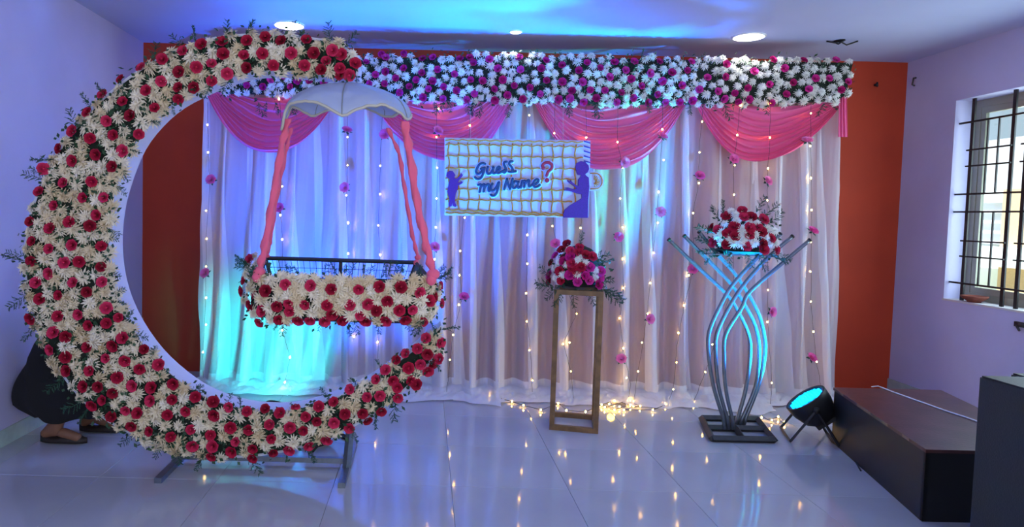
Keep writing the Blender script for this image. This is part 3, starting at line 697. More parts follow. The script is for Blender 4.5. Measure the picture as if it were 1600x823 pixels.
# ------------------------------------------------------------------ sign
YS = 5.16
def s5(x, y, Y=YS): return P(680+x/5.143, 200+y/5.143, Y)
def s7(x, y, Y=YS): return P(680+x/7.273, 240+y/7.273, Y)
def sL(x, y, Y=YS): return P(860+x/5.49, 200+y/5.49, Y)
cz = s5(660, 715); sg = empty('name_sign', (cz.x, YS, cz.z), 'white net patterned sign reading Guess my Name with a red question mark', 'sign')
MB().slab([s5(76, 76), s5(1248, 101), s5(1244, 290), s5(1230, 720), s5(1030, 718), s5(76, 702)], (0, .02, 0)).build('board', SIGNW, sg, smooth=False)
def wavy(a, b, amp, n, Y=YS-.004, fn=s5):
    pts = []; N = max(20, int(math.hypot(b[0]-a[0], b[1]-a[1])/16)); L = math.hypot(b[0]-a[0], b[1]-a[1]); nx, ny = -(b[1]-a[1])/L, (b[0]-a[0])/L; ph = random.uniform(0, 6)
    for i in range(N+1):
        t = i/N; w_ = amp*math.sin(ph+t*2*PI*n); pts.append(fn(a[0]+(b[0]-a[0])*t+nx*w_, a[1]+(b[1]-a[1])*t+ny*w_, Y))
    return pts
RW = .0062
for x in (107, 187, 265, 350, 438, 528, 617, 692, 775, 860, 945, 1028, 1128):
    y1 = 655+(x-107)*.03
    if x == 1128: y1 = 600
    MB().tube(wavy((x, 112+(x-107)*.02), (x+(x > 800)*-6, y1), 5, 3.2), RW, 5, flat=.5).build('net_rope', ROPE, sg)
for (y0, y1, xe, am) in ((95, 115, 1190, 4), (130, 152, 1190, 5), (222, 240, 1190, 4), (320, 328, 1128, 4), (405, 412, 1120, 4), (488, 502, 1040, 4), (575, 592, 1100, 4), (655, 692, 1030, 5), (680, 704, 1030, 4)):
    MB().tube(wavy((82, y0), (xe, y1), am, (xe-82)/88, YS-.006), RW, 5, flat=.5).build('net_rope', ROPE, sg)
letters = [
 ('G', [[(568,118),(540,108),(505,122),(478,162),(466,205),(480,228),(505,224),(530,200),(545,170)], [(560,160),(548,215),(530,262),(500,286),(468,284),(454,268)], [(520,172),(562,162)]]),
 ('u', [[(600,150),(590,195),(597,226),(622,226),(645,200),(660,155)], [(660,155),(652,200),(665,224),(692,212)]]),
 ('e', [[(697,195),(725,185),(740,163),(725,148),(705,165),(698,200),(712,222),(740,214),(762,200)]]),
 ('s', [[(812,92),(788,96),(782,122),(798,158),(806,190),(790,214),(768,208)], [(762,200),(800,182)]]),
 ('s', [[(878,88),(850,92),(842,120),(866,150),(880,182),(868,208),(838,204)], [(868,208),(915,200)]]),
 ('m', [[(490,355),(520,350),(513,395),(505,435)], [(515,385),(540,355),(560,350),(558,390),(550,430)], [(558,388),(590,350),(612,352),(605,395),(610,426),(630,415)]]),
 ('y', [[(650,340),(635,385),(642,418),(670,412),(700,370),(718,330)], [(725,325),(712,400),(695,450),(665,478),(632,468)]]),
 ('N', [[(785,405),(800,345),(815,290)], [(815,290),(832,350),(850,400)], [(850,400),(866,340),(880,285)]]),
 ('a', [[(935,320),(905,315),(880,350),(887,386),(910,388),(935,355),(945,320)], [(945,320),(936,365),(947,388),(967,374)]]),
 ('m', [[(988,310),(982,345),(975,385)], [(982,345),(1005,312),(1025,312),(1018,350),(1012,382)], [(1020,345),(1050,306),(1070,308),(1065,345),(1070,374),(1090,364)]]),
 ('e', [[(1102,350),(1150,340),(1175,306),(1155,292),(1125,315),(1115,355),(1135,380),(1165,374),(1188,356)]]),
]
def smoothpts(p, fn, Y):
    out = []
    for i in range(len(p)-1):
        a, b, c, d = p[max(i-1, 0)], p[i], p[i+1], p[min(i+2, len(p)-1)]
        for k in range(5):
            t = k/5
            q = [.5*((2*b[j])+(-a[j]+c[j])*t+(2*a[j]-5*b[j]+4*c[j]-d[j])*t*t+(-a[j]+3*b[j]-3*c[j]+d[j])*t**3) for j in (0, 1)]
            out.append(fn(q[0], q[1], Y))
    out.append(fn(*p[-1], Y)); return out
bk = MB()
def stroke(mb, p, r, Y, fl=.35):
    q = smoothpts(p, s7, Y); mb.tube(q, r, 8, flat=fl)
    for e_ in (q[0], q[-1]): mb.sph(e_, r, 8, (1, fl, 1))
for nm, strokes in letters:
    mb = MB()
    for p in strokes: stroke(mb, p, .0100, YS-.016); stroke(bk, p, .0175, YS-.007, .3)
    mb.build('letter', TEAL, sg)
q = [(1228,168),(1220,135),(1250,106),(1295,103),(1326,130),(1322,172),(1285,205),(1268,250)]
mb = MB(); stroke(mb, q, .0125, YS-.016); mb.sph(s7(1228, 163, YS-.016), .017, 10, (1, .3, 1)); mb.sph(s7(1272, 303, YS-.016), .019, 10, (1, .3, 1)); mb.build('question_mark', CRIMSON, sg)
stroke(bk, q, .021, YS-.007, .25); bk.sph(s7(1272, 303, YS-.007), .027, 10, (1, .2, 1)); bk.build('letter_outline', SIGNW, sg)
child = [(118,412),(100,400),(90,380),(95,355),(115,342),(140,345),(155,365),(163,378),(155,392),(160,405),(175,405),(195,385),(205,370),(212,358),(216,372),(226,374),(212,395),(190,422),(180,440),(205,432),(210,422),(214,432),(228,430),(215,446),(186,460),(180,490),(166,525),(160,560),(160,600),(172,625),(165,634),(145,628),(140,600),(134,612),(132,628),(112,634),(108,610),(115,575),(105,540),(97,510),(104,470),(110,435)]
lady = [(215,330),(225,300),(260,283),(300,290),(328,320),(333,350),(320,380),(300,395),(305,405),(330,425),(333,500),(325,620),(322,770),(115,768),(110,740),(125,700),(165,665),(215,635),(250,615),(270,600),(268,568),(235,562),(200,550),(160,538),(120,535),(118,528),(150,522),(120,512),(150,508),(185,520),(210,522),(225,515),(195,490),(165,470),(148,455),(150,445),(170,462),(175,440),(185,462),(215,485),(238,498),(240,440),(262,415),(262,402),(240,402),(228,385),(222,360)]
MB().slab([s5(x, y, YS-.018) for x, y in child], (0, .018, 0)).build('child_silhouette', PURPLE, sg, smooth=False)
MB().slab([sL(x, y, YS-.018) for x, y in lady], (0, .018, 0)).build('woman_silhouette', PURPLE, sg, smooth=False)
for k in range(5):
    y = 100+k*42; MB().slab([sL(288, y+8-2, YS-.006), sL(344, y+24, YS-.006), sL(344, y+34, YS-.006), sL(288, y+20-2, YS-.006)], (0, .006, 0)).build('stripe', NAVY, sg, smooth=False)
wh = MB(); wh.slab([sL(335, 375, YS)]+[sL(385+75*math.cos(a), 455+82*math.sin(a), YS) for a in [(-PI/2+PI*k/14) for k in range(15)]]+[sL(335, 535, YS)], (0, .015, 0))
wh.build('wheel_board', SIGNW, sg, smooth=False)
MB().tube([sL(340, 388, YS-.005)]+[sL(385+60*math.cos(a), 455+67*math.sin(a), YS-.005) for a in [(-PI/2+PI*k/14) for k in range(15)]]+[sL(340, 522, YS-.005)], .005, 6, flat=.5).build('wheel_rim', ROPE, sg)
for k in range(9):
    a = -PI/2+PI*(k+.5)/9; MB().tube([sL(372+12*math.cos(a), 455+14*math.sin(a), YS-.005), sL(372+52*math.cos(a), 455+48*math.sin(a), YS-.005)], .0042, 5, flat=.5).build('wheel_spoke', ROPE, sg)
for px in (735, 880):
    a = P(px, 219, YS+.01); MB().tube([a, P(px, 160, YPn-.01)], .0012, 4, False).build('hanging_thread', CABLE, sg)

# ------------------------------------------------------------------ cradle
YK = 3.58
bkc = P(535, 500, YK)
ck = empty('hanging_cradle', (bkc.x, YK+.2, bkc.z), 'flower covered hanging cradle with pink wrapped straps and pale canopy', 'cradle')
rim = [P(404, 437, YK+.03), P(676, 440, YK+.03), P(650, 410, YK+.36), P(415, 403, YK+.36)]
fl_, fr_, br_, bl_ = rim
dz = .215
bot = [p-Vector((0, 0, dz)) for p in (fl_, fr_, br_, bl_)]
bot = [Vector((p.x+( .10 if k in (0, 3) else -.10), p.y+(.05 if k < 2 else -.04), min(q.z for q in bot))) for k, p in enumerate(bot)]
for a, b2, nm in ((bl_, br_, 'top_rail'), (fl_, fr_, 'top_rail'), (fr_, br_, 'top_rail'), (fl_, bl_, 'top_rail'), (bot[0], bot[1], 'bottom_rail'), (bot[2], bot[3], 'bottom_rail'), (bot[1], bot[2], 'bottom_rail'), (bot[0], bot[3], 'bottom_rail')):
    MB().bar(a, b2, .017).build(nm, DSTEEL, ck, smooth=False)
for a, b2 in ((fl_, bot[0]), (fr_, bot[1]), (br_, bot[2]), (bl_, bot[3]), ((bl_+br_)/2, (bot[2]+bot[3])/2)): MB().bar(a, b2, .015).build('frame_post', DSTEEL, ck, smooth=False)
mb = MB()
def wires(A, B, Cc, D, nu_, nv_):
    for k in range(1, nu_): t = k/nu_; mb.tube([A.lerp(B, t), D.lerp(Cc, t)], .0016, 4, False)
    for k in range(1, nv_): t = k/nv_; mb.tube([A.lerp(D, t), B.lerp(Cc, t)], .0016, 4, False)
wires(bl_, br_, bot[2], bot[3], 24, 6); wires(fl_, bl_, bot[3], bot[0], 7, 6); wires(fr_, br_, bot[2], bot[1], 7, 6); wires(bot[0], bot[1], bot[2], bot[3], 24, 7)
mb.build('wire_mesh', BLACK, ck)
# green side plate at right end
MB().slab([br_+Vector((-.005, .0, .0)), fr_+Vector((-.02, 0, 0)), bot[1]+Vector((-.01, 0, 0)), bot[2]+Vector((-.01, 0, 0))], (.006, 0, 0)).build('end_plate', mat('grey_green_plate', (.06, .11, .11), .6), ck, smooth=False)
kp = [(396,426),(440,426),(520,432),(600,434),(660,432),(688,440),(694,460),(692,480),(680,500),(650,505),(560,505),(470,503),(410,501),(386,490),(376,468),(376,445),(384,430)]
def yk(x, y):
    h = (x-535)/160; v_ = (y-466)/40
    return YK - .05 + .24*abs(h)**7 + .05*abs(v_)**3
# foam body
rows = []
for j in range(9):
    v_ = -1+2*j/8; row = []
    for i_ in range(33):
        h = -1+2*i_/32; x = 535+143*h; y = 466+30*v_; row.append(P(x, y, yk(x, y)+.05))
    rows.append(row)
MB().grid(rows).build('foam_backing', DARKG, ck)
RK = [(360+x/4.114, 360+y/4.114) for x, y in ((95,315),(78,388),(228,388),(130,480),(205,517),(355,347),(300,485),(375,470),(380,520),(190,587),(312,572),(480,475),(437,575),(518,355),(512,575),(650,378),(622,482),(655,538),(605,580),(770,480),(825,378),(720,577),(885,470),(835,545),(870,580),(960,362),(937,515),(1010,452),(1000,577),(1095,365),(1085,512),(1170,508),(1215,397),(1278,452),(1125,570),(1232,582),(1350,468),(1340,357))]
km = scatter(kp, 4, 13.5, RK, 11.5, 12000)
def kn(x, y):
    h = (x-535)/160; v_ = (y-466)/40
    return Vector((2.2*abs(h)**7*(1 if h > 0 else -1)+random.uniform(-.25, .25), -1, -.8*(abs(v_)**3)*(1 if v_ > 0 else -1)+random.uniform(-.25, .25)))
for x, y in km: inst('chrysanthemum', random.choice(MUMS), ck, P(x, y, yk(x, y)), face(kn(x, y)), .051*random.uniform(.9, 1.15))
for x, y in RK: inst('rose', random.choice(ROSES), ck, P(x, y, yk(x, y)-.015), face(kn(x, y)), .031*random.uniform(.88, 1.1))
inst('rose', ROSES[0], ck, P(391, 407, YK+.2), face((-.8, -1, .4)), .036)
for x, y, Y in ((398,400,YK+.24),(402,412,YK+.15),(390,418,YK+.1),(386,428,YK+.05)): inst('chrysanthemum', random.choice(MUMS), ck, P(x, y, Y), face((-.9, -.8, .4)), .038)
leaves('leaf_filler', [(P(x, y, yk(x, y)+.02), None, .05) for x, y in scatter(kp, 4, 13, [], 0, 6000)], ck, 5, .034)
for i in range(46):
    t = random.random()
    if i < 24: x, y = 385+300*t, 436; dr = (random.uniform(-.6, .6), -.3, 1); Yf = YK+.02
    elif i < 34: x, y = 395+280*t, 498; dr = (random.uniform(-.6, .6), -.5, -1); Yf = YK-.02
    elif i < 41: x, y = 396-t*10, 420-t*10; dr = (-1, -.3, random.uniform(-.2, .8)); Yf = YK+.1
    else: x, y = 680+t*6, 436; dr = (.8, -.3, random.uniform(.1, 1)); Yf = YK+.08
    inst('fern_sprig', random.choice(FERNS), ck, P(x, y, Yf), face(dr), random.uniform(.06, .10))
# flowers round both ends of the basket
for sx, A0, B0 in ((-1, fl_, bl_), (1, fr_, br_)):
    zt0, zb0 = min(A0.z, B0.z)-.01, bot[0].z+.01; xo = A0.x+sx*.015
    MB().slab([Vector((A0.x+sx*.0, A0.y+.03, zt0)), Vector((B0.x, B0.y, zt0)), Vector((B0.x-sx*.06, B0.y, zb0)), Vector((A0.x-sx*.06, A0.y+.03, zb0))], (sx*.03, 0, 0)).build('foam_backing', DARKG, ck, smooth=False)
    for a_ in range(5):
        for b_ in range(4):
            t = (a_+.5)/5; v_ = (b_+.4)/4; p = A0.lerp(B0, t); x = p.x-sx*.06*v_+sx*.04
            isr = (a_*4+b_) % 3 == 1
            inst('rose' if isr else 'chrysanthemum', random.choice(ROSES if isr else MUMS), ck, Vector((x, p.y+random.uniform(-.01, .01), zt0+(zb0-zt0)*v_)), face((sx, random.uniform(-.3, .2), random.uniform(-.2, .4))), .034 if isr else .046)
# straps
def strap(pts, r, label=None):
    q = []; rr = []
    for i_ in range(len(pts)-1):
        for k in range(10):
            t = k/10; q.append(pts[i_].lerp(pts[i_+1], t)); rr.append(r)
    q.append(pts[-1]); N = len(q); rr = [r*(1+.22*math.sin(i_*1.1)+.25*fbm(i_*.3, r*100)) for i_ in range(N)]
    mb = MB(); n = 12; base = len(mb.v)
    vs = []
    for i_, p in enumerate(q):
        tw = i_*.32
        for k in range(n):
            a = 2*PI*k/n; lob = 1+.28*math.cos(3*(a+tw))
            vs.append(p+Vector((math.cos(a)*rr[i_]*lob, math.sin(a)*rr[i_]*lob*.8, 0)))
    mb.add(vs, [(i_*n+k, i_*n+(k+1) % n, (i_+1)*n+(k+1) % n, (i_+1)*n+k) for i_ in range(N-1) for k in range(n)])
    e_ = q[-1]; mb.sph(e_, r*1.9, 10, (1, .8, .8)); mb.sph(e_+Vector((-.01, -.01, -.03)), r*1.5, 8, (1, .8, 1.1))
    mb.build('strap', CORAL, ck)
strap([P(449, 186, YK+.12), P(441, 225, YK+.12), P(428, 300, YK+.1), P(414, 385, YK+.06), P(405, 424, YK+.02)], .019)
strap([P(632, 190, YK+.04), P(640, 240, YK+.04), P(652, 320, YK+.02), P(668, 390, YK), P(677, 428, YK)], .020)
strap([P(606, 200, YK+.26), P(624, 240, YK+.3), P(633, 300, YK+.33), P(645, 370, YK+.35), P(653, 402, YK+.36)], .011)
strap([P(455, 200, YK+.3), P(446, 240, YK+.32), P(432, 310, YK+.34), P(422, 380, YK+.36), P(417, 400, YK+.36)], .010)
# canopy
cc = P(541, 190, YK+.12); ztop = P(543, 129, YK+.1).z; Hc = ztop-cc.z; Wc = (P(645, 190, YK).x-P(437, 190, YK).x)/2
rows = []
NA = 84
for i_ in range(19):
    t = i_/18; row = []
    for k in range(NA+1):
        a = 2*PI*k/NA
        phi = t*PI/2*.98; rx_ = math.sin(phi); 
        x = math.cos(a)*rx_*Wc; y = math.sin(a)*rx_*.20
        z = math.cos(phi)**.9*Hc if phi < PI/2 else 0
        front = max(0, -math.sin(a))
        # scalloped hem between the ribs, higher at front centre-left
        sc_ = abs(math.sin(2.5*(a+.32)))*.055*t**3
        z += sc_*(1+.35*(math.cos(a) < 0)*front) + .05*max(0, math.sin(a))*t**2
        if math.cos(a) < -.9: z -= .09*t**5*(-math.cos(a)-.9)*10
        z += (.014*fbm(a*2, t*3, 4)+.010*fbm(a*7, t*5, 6))*t; x += .01*fbm(a*3, t*2, 8)*t; y += .014*fbm(a*6, t*6, 12)*t
        rib = -.010*max(0, 1-abs(math.sin(2.5*(a+.32)))*9)*math.sin(t*PI)
        row.append(Vector((cc.x+x, cc.y+y, cc.z+z+rib)))
    rows.append(row)
cn = MB().grid(rows).build('canopy', CANOPY, ck)
md = cn.modifiers.new('thickness', 'SOLIDIFY'); md.thickness = .004
mb = MB(); mb.tube([r[0]+Vector((0, 0, 0)) for r in [[rows[-1][k]] for k in range(NA+1)]], .008, 6, False); mb.build('canopy_hem', mat('hem_cloth', (.55, .52, .42), .7), ck)
for ang in (-.32+2*PI*k/5 for k in range(5)):
    k = int(round((ang % (2*PI))/(2*PI)*NA)) % NA; MB().tube([rows[i_][k]+Vector((0, -.003, .002)) for i_ in range(19)], .0035, 5).build('rib', mat('rib_grey', (.25, .28, .3), .6), ck)
MB().tube([(cc.x, cc.y, ztop-.01), P(543, 118, YC+.02)], .006, 6).build('hanging_rope', DSTEEL, ck)

# ------------------------------------------------------------------ wooden pedestal with bouquet
a = PZ(858, 671, 0); b = PZ(933, 674, 0); dirx = (b-a); dirx.z = 0; wd = dirx.length
ang = -math.radians(12); ex = Vector((math.cos(ang), math.sin(ang), 0)); ey = Vector((-math.sin(ang), math.cos(ang), 0))
dp = .36; o0 = a.copy(); o0.z = 0
zt = P(897, 453, a.y).z
pw = empty('wooden_pedestal', o0+ex*wd/2+ey*dp/2, 'tall open frame pedestal in bronze brown wood carrying a bouquet', 'pedestal')
t_ = .034
def pb(u0, u1, v0, v1, z0, z1, nm):
    M = Matrix((( ex.x, ey.x, 0, o0.x), (ex.y, ey.y, 0, o0.y), (0, 0, 1, 0), (0, 0, 0, 1)))
    MB().box((u0, v0, z0), (u1, v1, z1), M).build(nm, WOOD, pw, smooth=False)
for u in (0, wd-t_):
    for v in (0, dp-t_): pb(u, u+t_, v, v+t_, 0, zt, 'post')
for z in (0, zt-t_):
    for v in (0, dp-t_): pb(t_, wd-t_, v, v+t_, z, z+t_, 'rail')
    for u in (0, wd-t_): pb(u, u+t_, t_, dp-t_, z, z+t_, 'rail')
tc = o0+ex*wd/2+ey*dp/2
Mt = Matrix.Translation((tc.x, tc.y, zt))
def bouquet(name, label, center, Rb, roses, mums, fn, Yc, rmesh, mmesh, dome, ferns, rs=.038, ms=.04, extra=None):
    e = empty(name, center, label, 'flower arrangement')
    M = Matrix.Translation(center)
    MB().lathe([(0, 0), (Rb*.55, 0), (Rb*.7, .02), (Rb*.66, .03), (0, .03)], M, 24).build('tray', BLACK, e, sharp=40)
    MB().lathe([(Rb*.6, .03), (Rb*.75, .08), (Rb*.7, dome*.55), (Rb*.42, dome*.8), (0, dome*.9)], M, 20).build('foam_backing', DARKG, e)
    cpx = center.x
    def dd(p):
        h = (p.x-cpx)/(Rb*1.1); v_ = (p.z-center.z)/(dome*1.15); s_ = max(0, 1-h*h-max(0, v_-.15)**2); return h, v_, math.sqrt(s_)
    for L_, ms_, nm, s0 in ((roses, rmesh, 'rose', rs), (mums, mmesh, 'chrysanthemum', ms)):
        for q in L_:
            px, py = fn(*q); p = P(px, py, Yc); h, v_, s_ = dd(p); Yp = center.y-Rb*s_*.95; p = P(px, py, Yp)
            inst(nm, random.choice(ms_), e, p, face((h*1.0+random.uniform(-.2, .2), -.35-s_, v_*.9+random.uniform(-.1, .3))), s0*random.uniform(.88, 1.12))
    # the rear half, so that the bouquet is round
    for k in range(14):
        a_ = PI*(k+.5)/14; zz = center.z+dome*random.uniform(.3, .85); rr_ = Rb*(.95 if zz < center.z+dome*.6 else .6)
        d_ = Vector((math.cos(a_), math.sin(a_), 0)); inst('rose' if k % 2 else 'chrysanthemum', random.choice(rmesh if k % 2 else mmesh), e, Vector((center.x, center.y, zz))+d_*rr_*.85, face(d_+Vector((0, 0, .5))), rs)
    leaves('leaf_filler', [(Vector((center.x+Rb*.8*math.cos(a_), center.y-Rb*.5*abs(math.sin(a_)), center.z+dome*h_)), None, .06) for a_ in [k*PI/6 for k in range(12)] for h_ in (.1, .35, .6)], e, 6, .04)
    for px, py, dx, dy, L in ferns: inst('fern_sprig', random.choice(FERNS), e, P(px, py, center.y-Rb*.7), face((dx, -.3, dy)), L)
    return e
f1 = lambda x, y: (840+x/7.485, 365+y/7.485)
R1 = [(345,120),(285,190),(385,205),(490,160),(215,260),(165,340),(565,255),(635,270),(310,325),(400,345),(405,400),(510,390),(605,395),(260,440),(375,485),(555,490),(600,545),(145,485),(145,565),(275,550),(465,565),(710,590),(735,440),(725,520),(385,270),(480,215),(450,430)]
M1 = [(245,330),(335,360),(205,400),(465,310),(560,335),(290,480),(465,475),(680,510),(210,520),(680,430),(500,270)]
fe1 = [(868,448,-1,-.1,.14),(862,444,-1,.2,.12),(930,446,1,-.4,.17),(938,450,1,-.7,.17),(925,440,1,.0,.14),(930,412,1,.3,.12),(925,405,1,.6,.12),(880,455,-.5,-1,.12),(895,452,.2,-1,.12),(915,452,.5,-1,.12),(860,430,-1,.5,.1),(905,385,.3,1,.1),(872,452,-.9,-.5,.12),(942,452,.9,-.8,.15)]
e1 = bouquet('flower_arrangement', 'domed bouquet of magenta roses with a few white flowers on the wooden pedestal', Vector((tc.x, tc.y, zt)), .20, R1, M1, f1, tc.y-.15, ROSESM+ROSES, MUMSW, .36, fe1, .0335, .036)
ro = inst('fabric_rose', FAKES[0], e1, P(868, 381, tc.y-.1), face((-.4, -1, .6)), .036)

# ------------------------------------------------------------------ steel tube stand
yb_ = PZ(1160, 668, 0).y
A_, B_, C_, D_ = PZ(1113, 683, .03), PZ(1210, 685, .03), PZ(1190, 656, .03), PZ(1092, 648, .03)
for q in (A_, B_, C_, D_): q.z = .02
D_ = A_+(C_-B_)*.5+(D_-A_)*.5; C_ = B_+(D_-A_)
ctr = (A_+B_+C_+D_)/4
stn = empty('tube_stand', (ctr.x, ctr.y, 0), 'curved steel tube flower stand with six crossing pipes on a square base', 'stand')
for a, b2 in ((A_, B_), (B_, C_), (C_, D_), (D_, A_), ((A_+D_)/2, (B_+C_)/2), ((A_+B_)/2, (D_+C_)/2)): MB().bar(a, b2, .036).build('base_bar', DSTEEL, stn, smooth=False)
T = [
 ([(1264,376),(1220,413),(1171,456),(1159,480),(1134,521),(1131,556),(1134,608),(1146,661)], 0),
 ([(1237,370),(1195,407),(1161,446),(1139,480),(1120,521),(1118,553),(1123,605),(1139,661)], 0),
 ([(1218,366),(1188,397),(1146,443),(1124,480),(1108,518),(1107,553),(1115,605),(1133,661)], 0),
 ([(1046,375),(1090,417),(1134,458),(1153,486),(1169,521),(1172,553),(1165,608),(1150,661)], 1),
 ([(1070,369),(1105,405),(1142,443),(1166,480),(1181,512),(1186,550),(1180,605),(1156,661)], 1),
 ([(1093,363),(1120,396),(1152,432),(1181,480),(1193,518),(1195,553),(1185,602),(1162,661)], 1)]
for p, back in T:
    ys = ctr.y + (.05 if back else -.05)
    pts = smoothpts(p, lambda x, y, Y: P(x, y, Y), ys); pts[-1] = Vector((pts[-1].x, ys, .03))
    MB().tube(pts, .0135, 10).build('curved_tube', STEEL, stn)
    MB().tube([pts[0], pts[0]+(pts[0]-pts[1]).normalized()*.012], .0155, 10).build('end_cap', BLACK, stn)
f2 = lambda x, y: (1090+x/7.836, 310+y/7.836)
R2 = [(355,220),(545,150),(565,230),(655,230),(800,260),(450,345),(635,360),(735,350),(780,410),(250,385),(365,430),(460,465),(630,440),(190,540),(360,565),(895,490),(795,550),(800,625),(955,625),(600,585)]
M2 = [(405,160),(480,270),(640,290),(330,310),(540,370),(300,420),(700,440),(240,460),(400,490),(530,470),(590,490),(700,540),(540,560),(850,370),(930,400),(830,480),(880,560),(290,540),(660,560),(440,550),(720,300),(940,550),(470,200),(560,420)]
pc = P(1157, 396, ctr.y); 
fe2 = [(1115,390,-1,-.1,.13),(1120,392,-.7,-.6,.12),(1140,394,-.2,-1,.1),(1165,394,.2,-1,.11),(1185,396,.5,-.9,.12),(1200,395,.9,-.6,.14),(1208,396,1,-.3,.12),(1125,345,-.7,1,.13),(1118,365,-1,.5,.14),(1110,380,-1,.2,.13),(1190,340,.7,1,.13),(1180,335,.3,1,.13),(1200,350,1,.7,.12),(1130,335,-.3,1,.1)]
e2 = bouquet('flower_arrangement', 'bouquet of crimson roses and white chrysanthemums on the steel tube stand', Vector((pc.x, ctr.y, pc.z)), .25, R2, M2, f2, ctr.y-.15, ROSES, MUMSW, .33, fe2, .036, .040)
MB().box((pc.x-.24, ctr.y-.07, pc.z-.012), (pc.x+.24, ctr.y+.07, pc.z-.002)).build('top_plate', STEEL, stn, smooth=False)

# ------------------------------------------------------------------ stage lights
def par(name, px, py, aim, label, R=.14, zc=.24, loc=None):
    base = loc or PZ(px, py, 0); c = Vector((base.x, base.y, zc)); ax = (Vector(aim)-c).normalized()
    e = empty(name, (base.x, base.y, 0), label, 'stage light')
    M = Matrix.Translation(c) @ ax.to_track_quat('Z', 'Y').to_matrix().to_4x4()
    MB().lathe([(0, -.13), (R*.55, -.13), (R*.8, -.10), (R, -.02), (R*1.04, .03), (R*1.04, .06), (R*.94, .06), (R*.92, .045), (0, .045)], M, 36).build('housing', BLACK, e, sharp=35)
    for k in range(6): MB().box((-R*.5+k*R*.2-.004, -R*.5, -.15), (-R*.5+k*R*.2+.004, R*.5, -.125), M).build('cooling_fin', BLACK, e, smooth=False)
    MB().lathe([(R*.93, .047), (0, .047)], M, 36).build('lens_plate', LENS, e)
    n = 0
    for i in range(-5, 6):
        for j in range(-5, 6):
            x, y = (i+(j % 2)*.5)*R*.165, j*R*.15
            if math.hypot(x, y) < R*.80 and n < 80: inst('led', LEDM, e, M @ Vector((x, y, .05)), (ax.to_track_quat('Z', 'Y')), R*.075); n += 1
    # yoke legs on the floor
    side = ax.cross(Vector((0, 0, 1))).normalized(); fw = Vector((ax.x, ax.y, 0)).normalized()
    for s_ in (-1, 1):
        h_ = c+side*R*1.12*s_
        MB().tube([h_-side*s_*.02, h_+side*s_*.012], .022, 12).build('knob', BLACK, e)
        for f_ in (-1, 1):
            ft_ = Vector((h_.x, h_.y, .008))+fw*f_*.15
            MB().bar(h_, ft_, .014).build('leg', BLACK, e, smooth=False)
    for f_ in (-1, 1):
        p0, p1 = [Vector((c.x, c.y, .009))+fw*f_*.15+side*R*1.12*s_ for s_ in (-1, 1)]; MB().bar(p0, p1, .014).build('foot_bar', BLACK, e, smooth=False)
    return c, ax, side
LEDM = MB().lathe([(1, 0), (.8, .35), (0, .5)], None, 8).mesh('led_mesh', LED)
aimR = (.65, 5.3, 2.9)
c, ax, side = par('stage_light', 1264, 684, aimR, 'round black LED stage light glowing cyan on the floor by the platform')
light('stage_light_blue', 'SPOT', c+ax*.10-side*.05, Vector(c)+ax*4-side*.05, 1250, (0.0, .22, 1), spot_size=math.radians(66), spot_blend=.9, shadow_soft_size=.05)
light('stage_light_green', 'SPOT', c+ax*.10+side*.05, Vector(c)+ax*4+side*.05, 430, (0.0, 1, .35), spot_size=math.radians(52), spot_blend=.8, shadow_soft_size=.05)
light('stage_light_spill', 'SPOT', c+ax*.12, c+Vector((-.35, .75, .75)), 13, (.03, .25, 1), spot_size=math.radians(110), spot_blend=.9, shadow_soft_size=.06)
locL = PZ(455, 668, 0); locL = Vector((P(435, 650, 4.4).x, 4.4, 0))
aimL = P(560, 330, 5.5)
c, ax, side = par('stage_light', 0, 0, aimL, 'round black LED stage light on the floor behind the flower crescent', loc=locL, R=.11, zc=.135)
light('stage_light_blue', 'SPOT', c+ax*.10+side*.05, Vector(c)+ax*3+side*.05, 520, (0.0, .12, 1), spot_size=math.radians(95), spot_blend=.8, shadow_soft_size=.03)
light('stage_light_green', 'SPOT', c+ax*.10-side*.05, P(425, 540, 5.5), 210, (0.0, .72, .72), spot_size=math.radians(62), spot_blend=.8, shadow_soft_size=.03)

locM = Vector((P(505, 650, 4.3).x, 4.3, 0))
c, ax, side = par('stage_light', 0, 0, P(800, 115, 5.4), 'round black LED stage light on the floor behind the right tip of the flower crescent', loc=locM, R=.11, zc=.135)
light('stage_light_blue', 'SPOT', c+ax*.10+side*.05, Vector(c)+ax*3+side*.05, 430, (0.0, .12, 1), spot_size=math.radians(44), spot_blend=.9, shadow_soft_size=.03)
light('stage_light_green', 'SPOT', c+ax*.10-side*.05, Vector(c)+ax*3-side*.05, 120, (0.0, .9, .5), spot_size=math.radians(42), spot_blend=.9, shadow_soft_size=.03)

# power lead of the right light
pl = [PZ(1290, 672, .01), PZ(1300, 690, .006), PZ(1322, 704, .006), PZ(1334, 716, .006), PZ(1345, 735, .006)]
tag(MB().tube(pl, .005, 6).build('power_cable', BLACK), 'thin black power cable on the floor along the dark platform', 'cable')

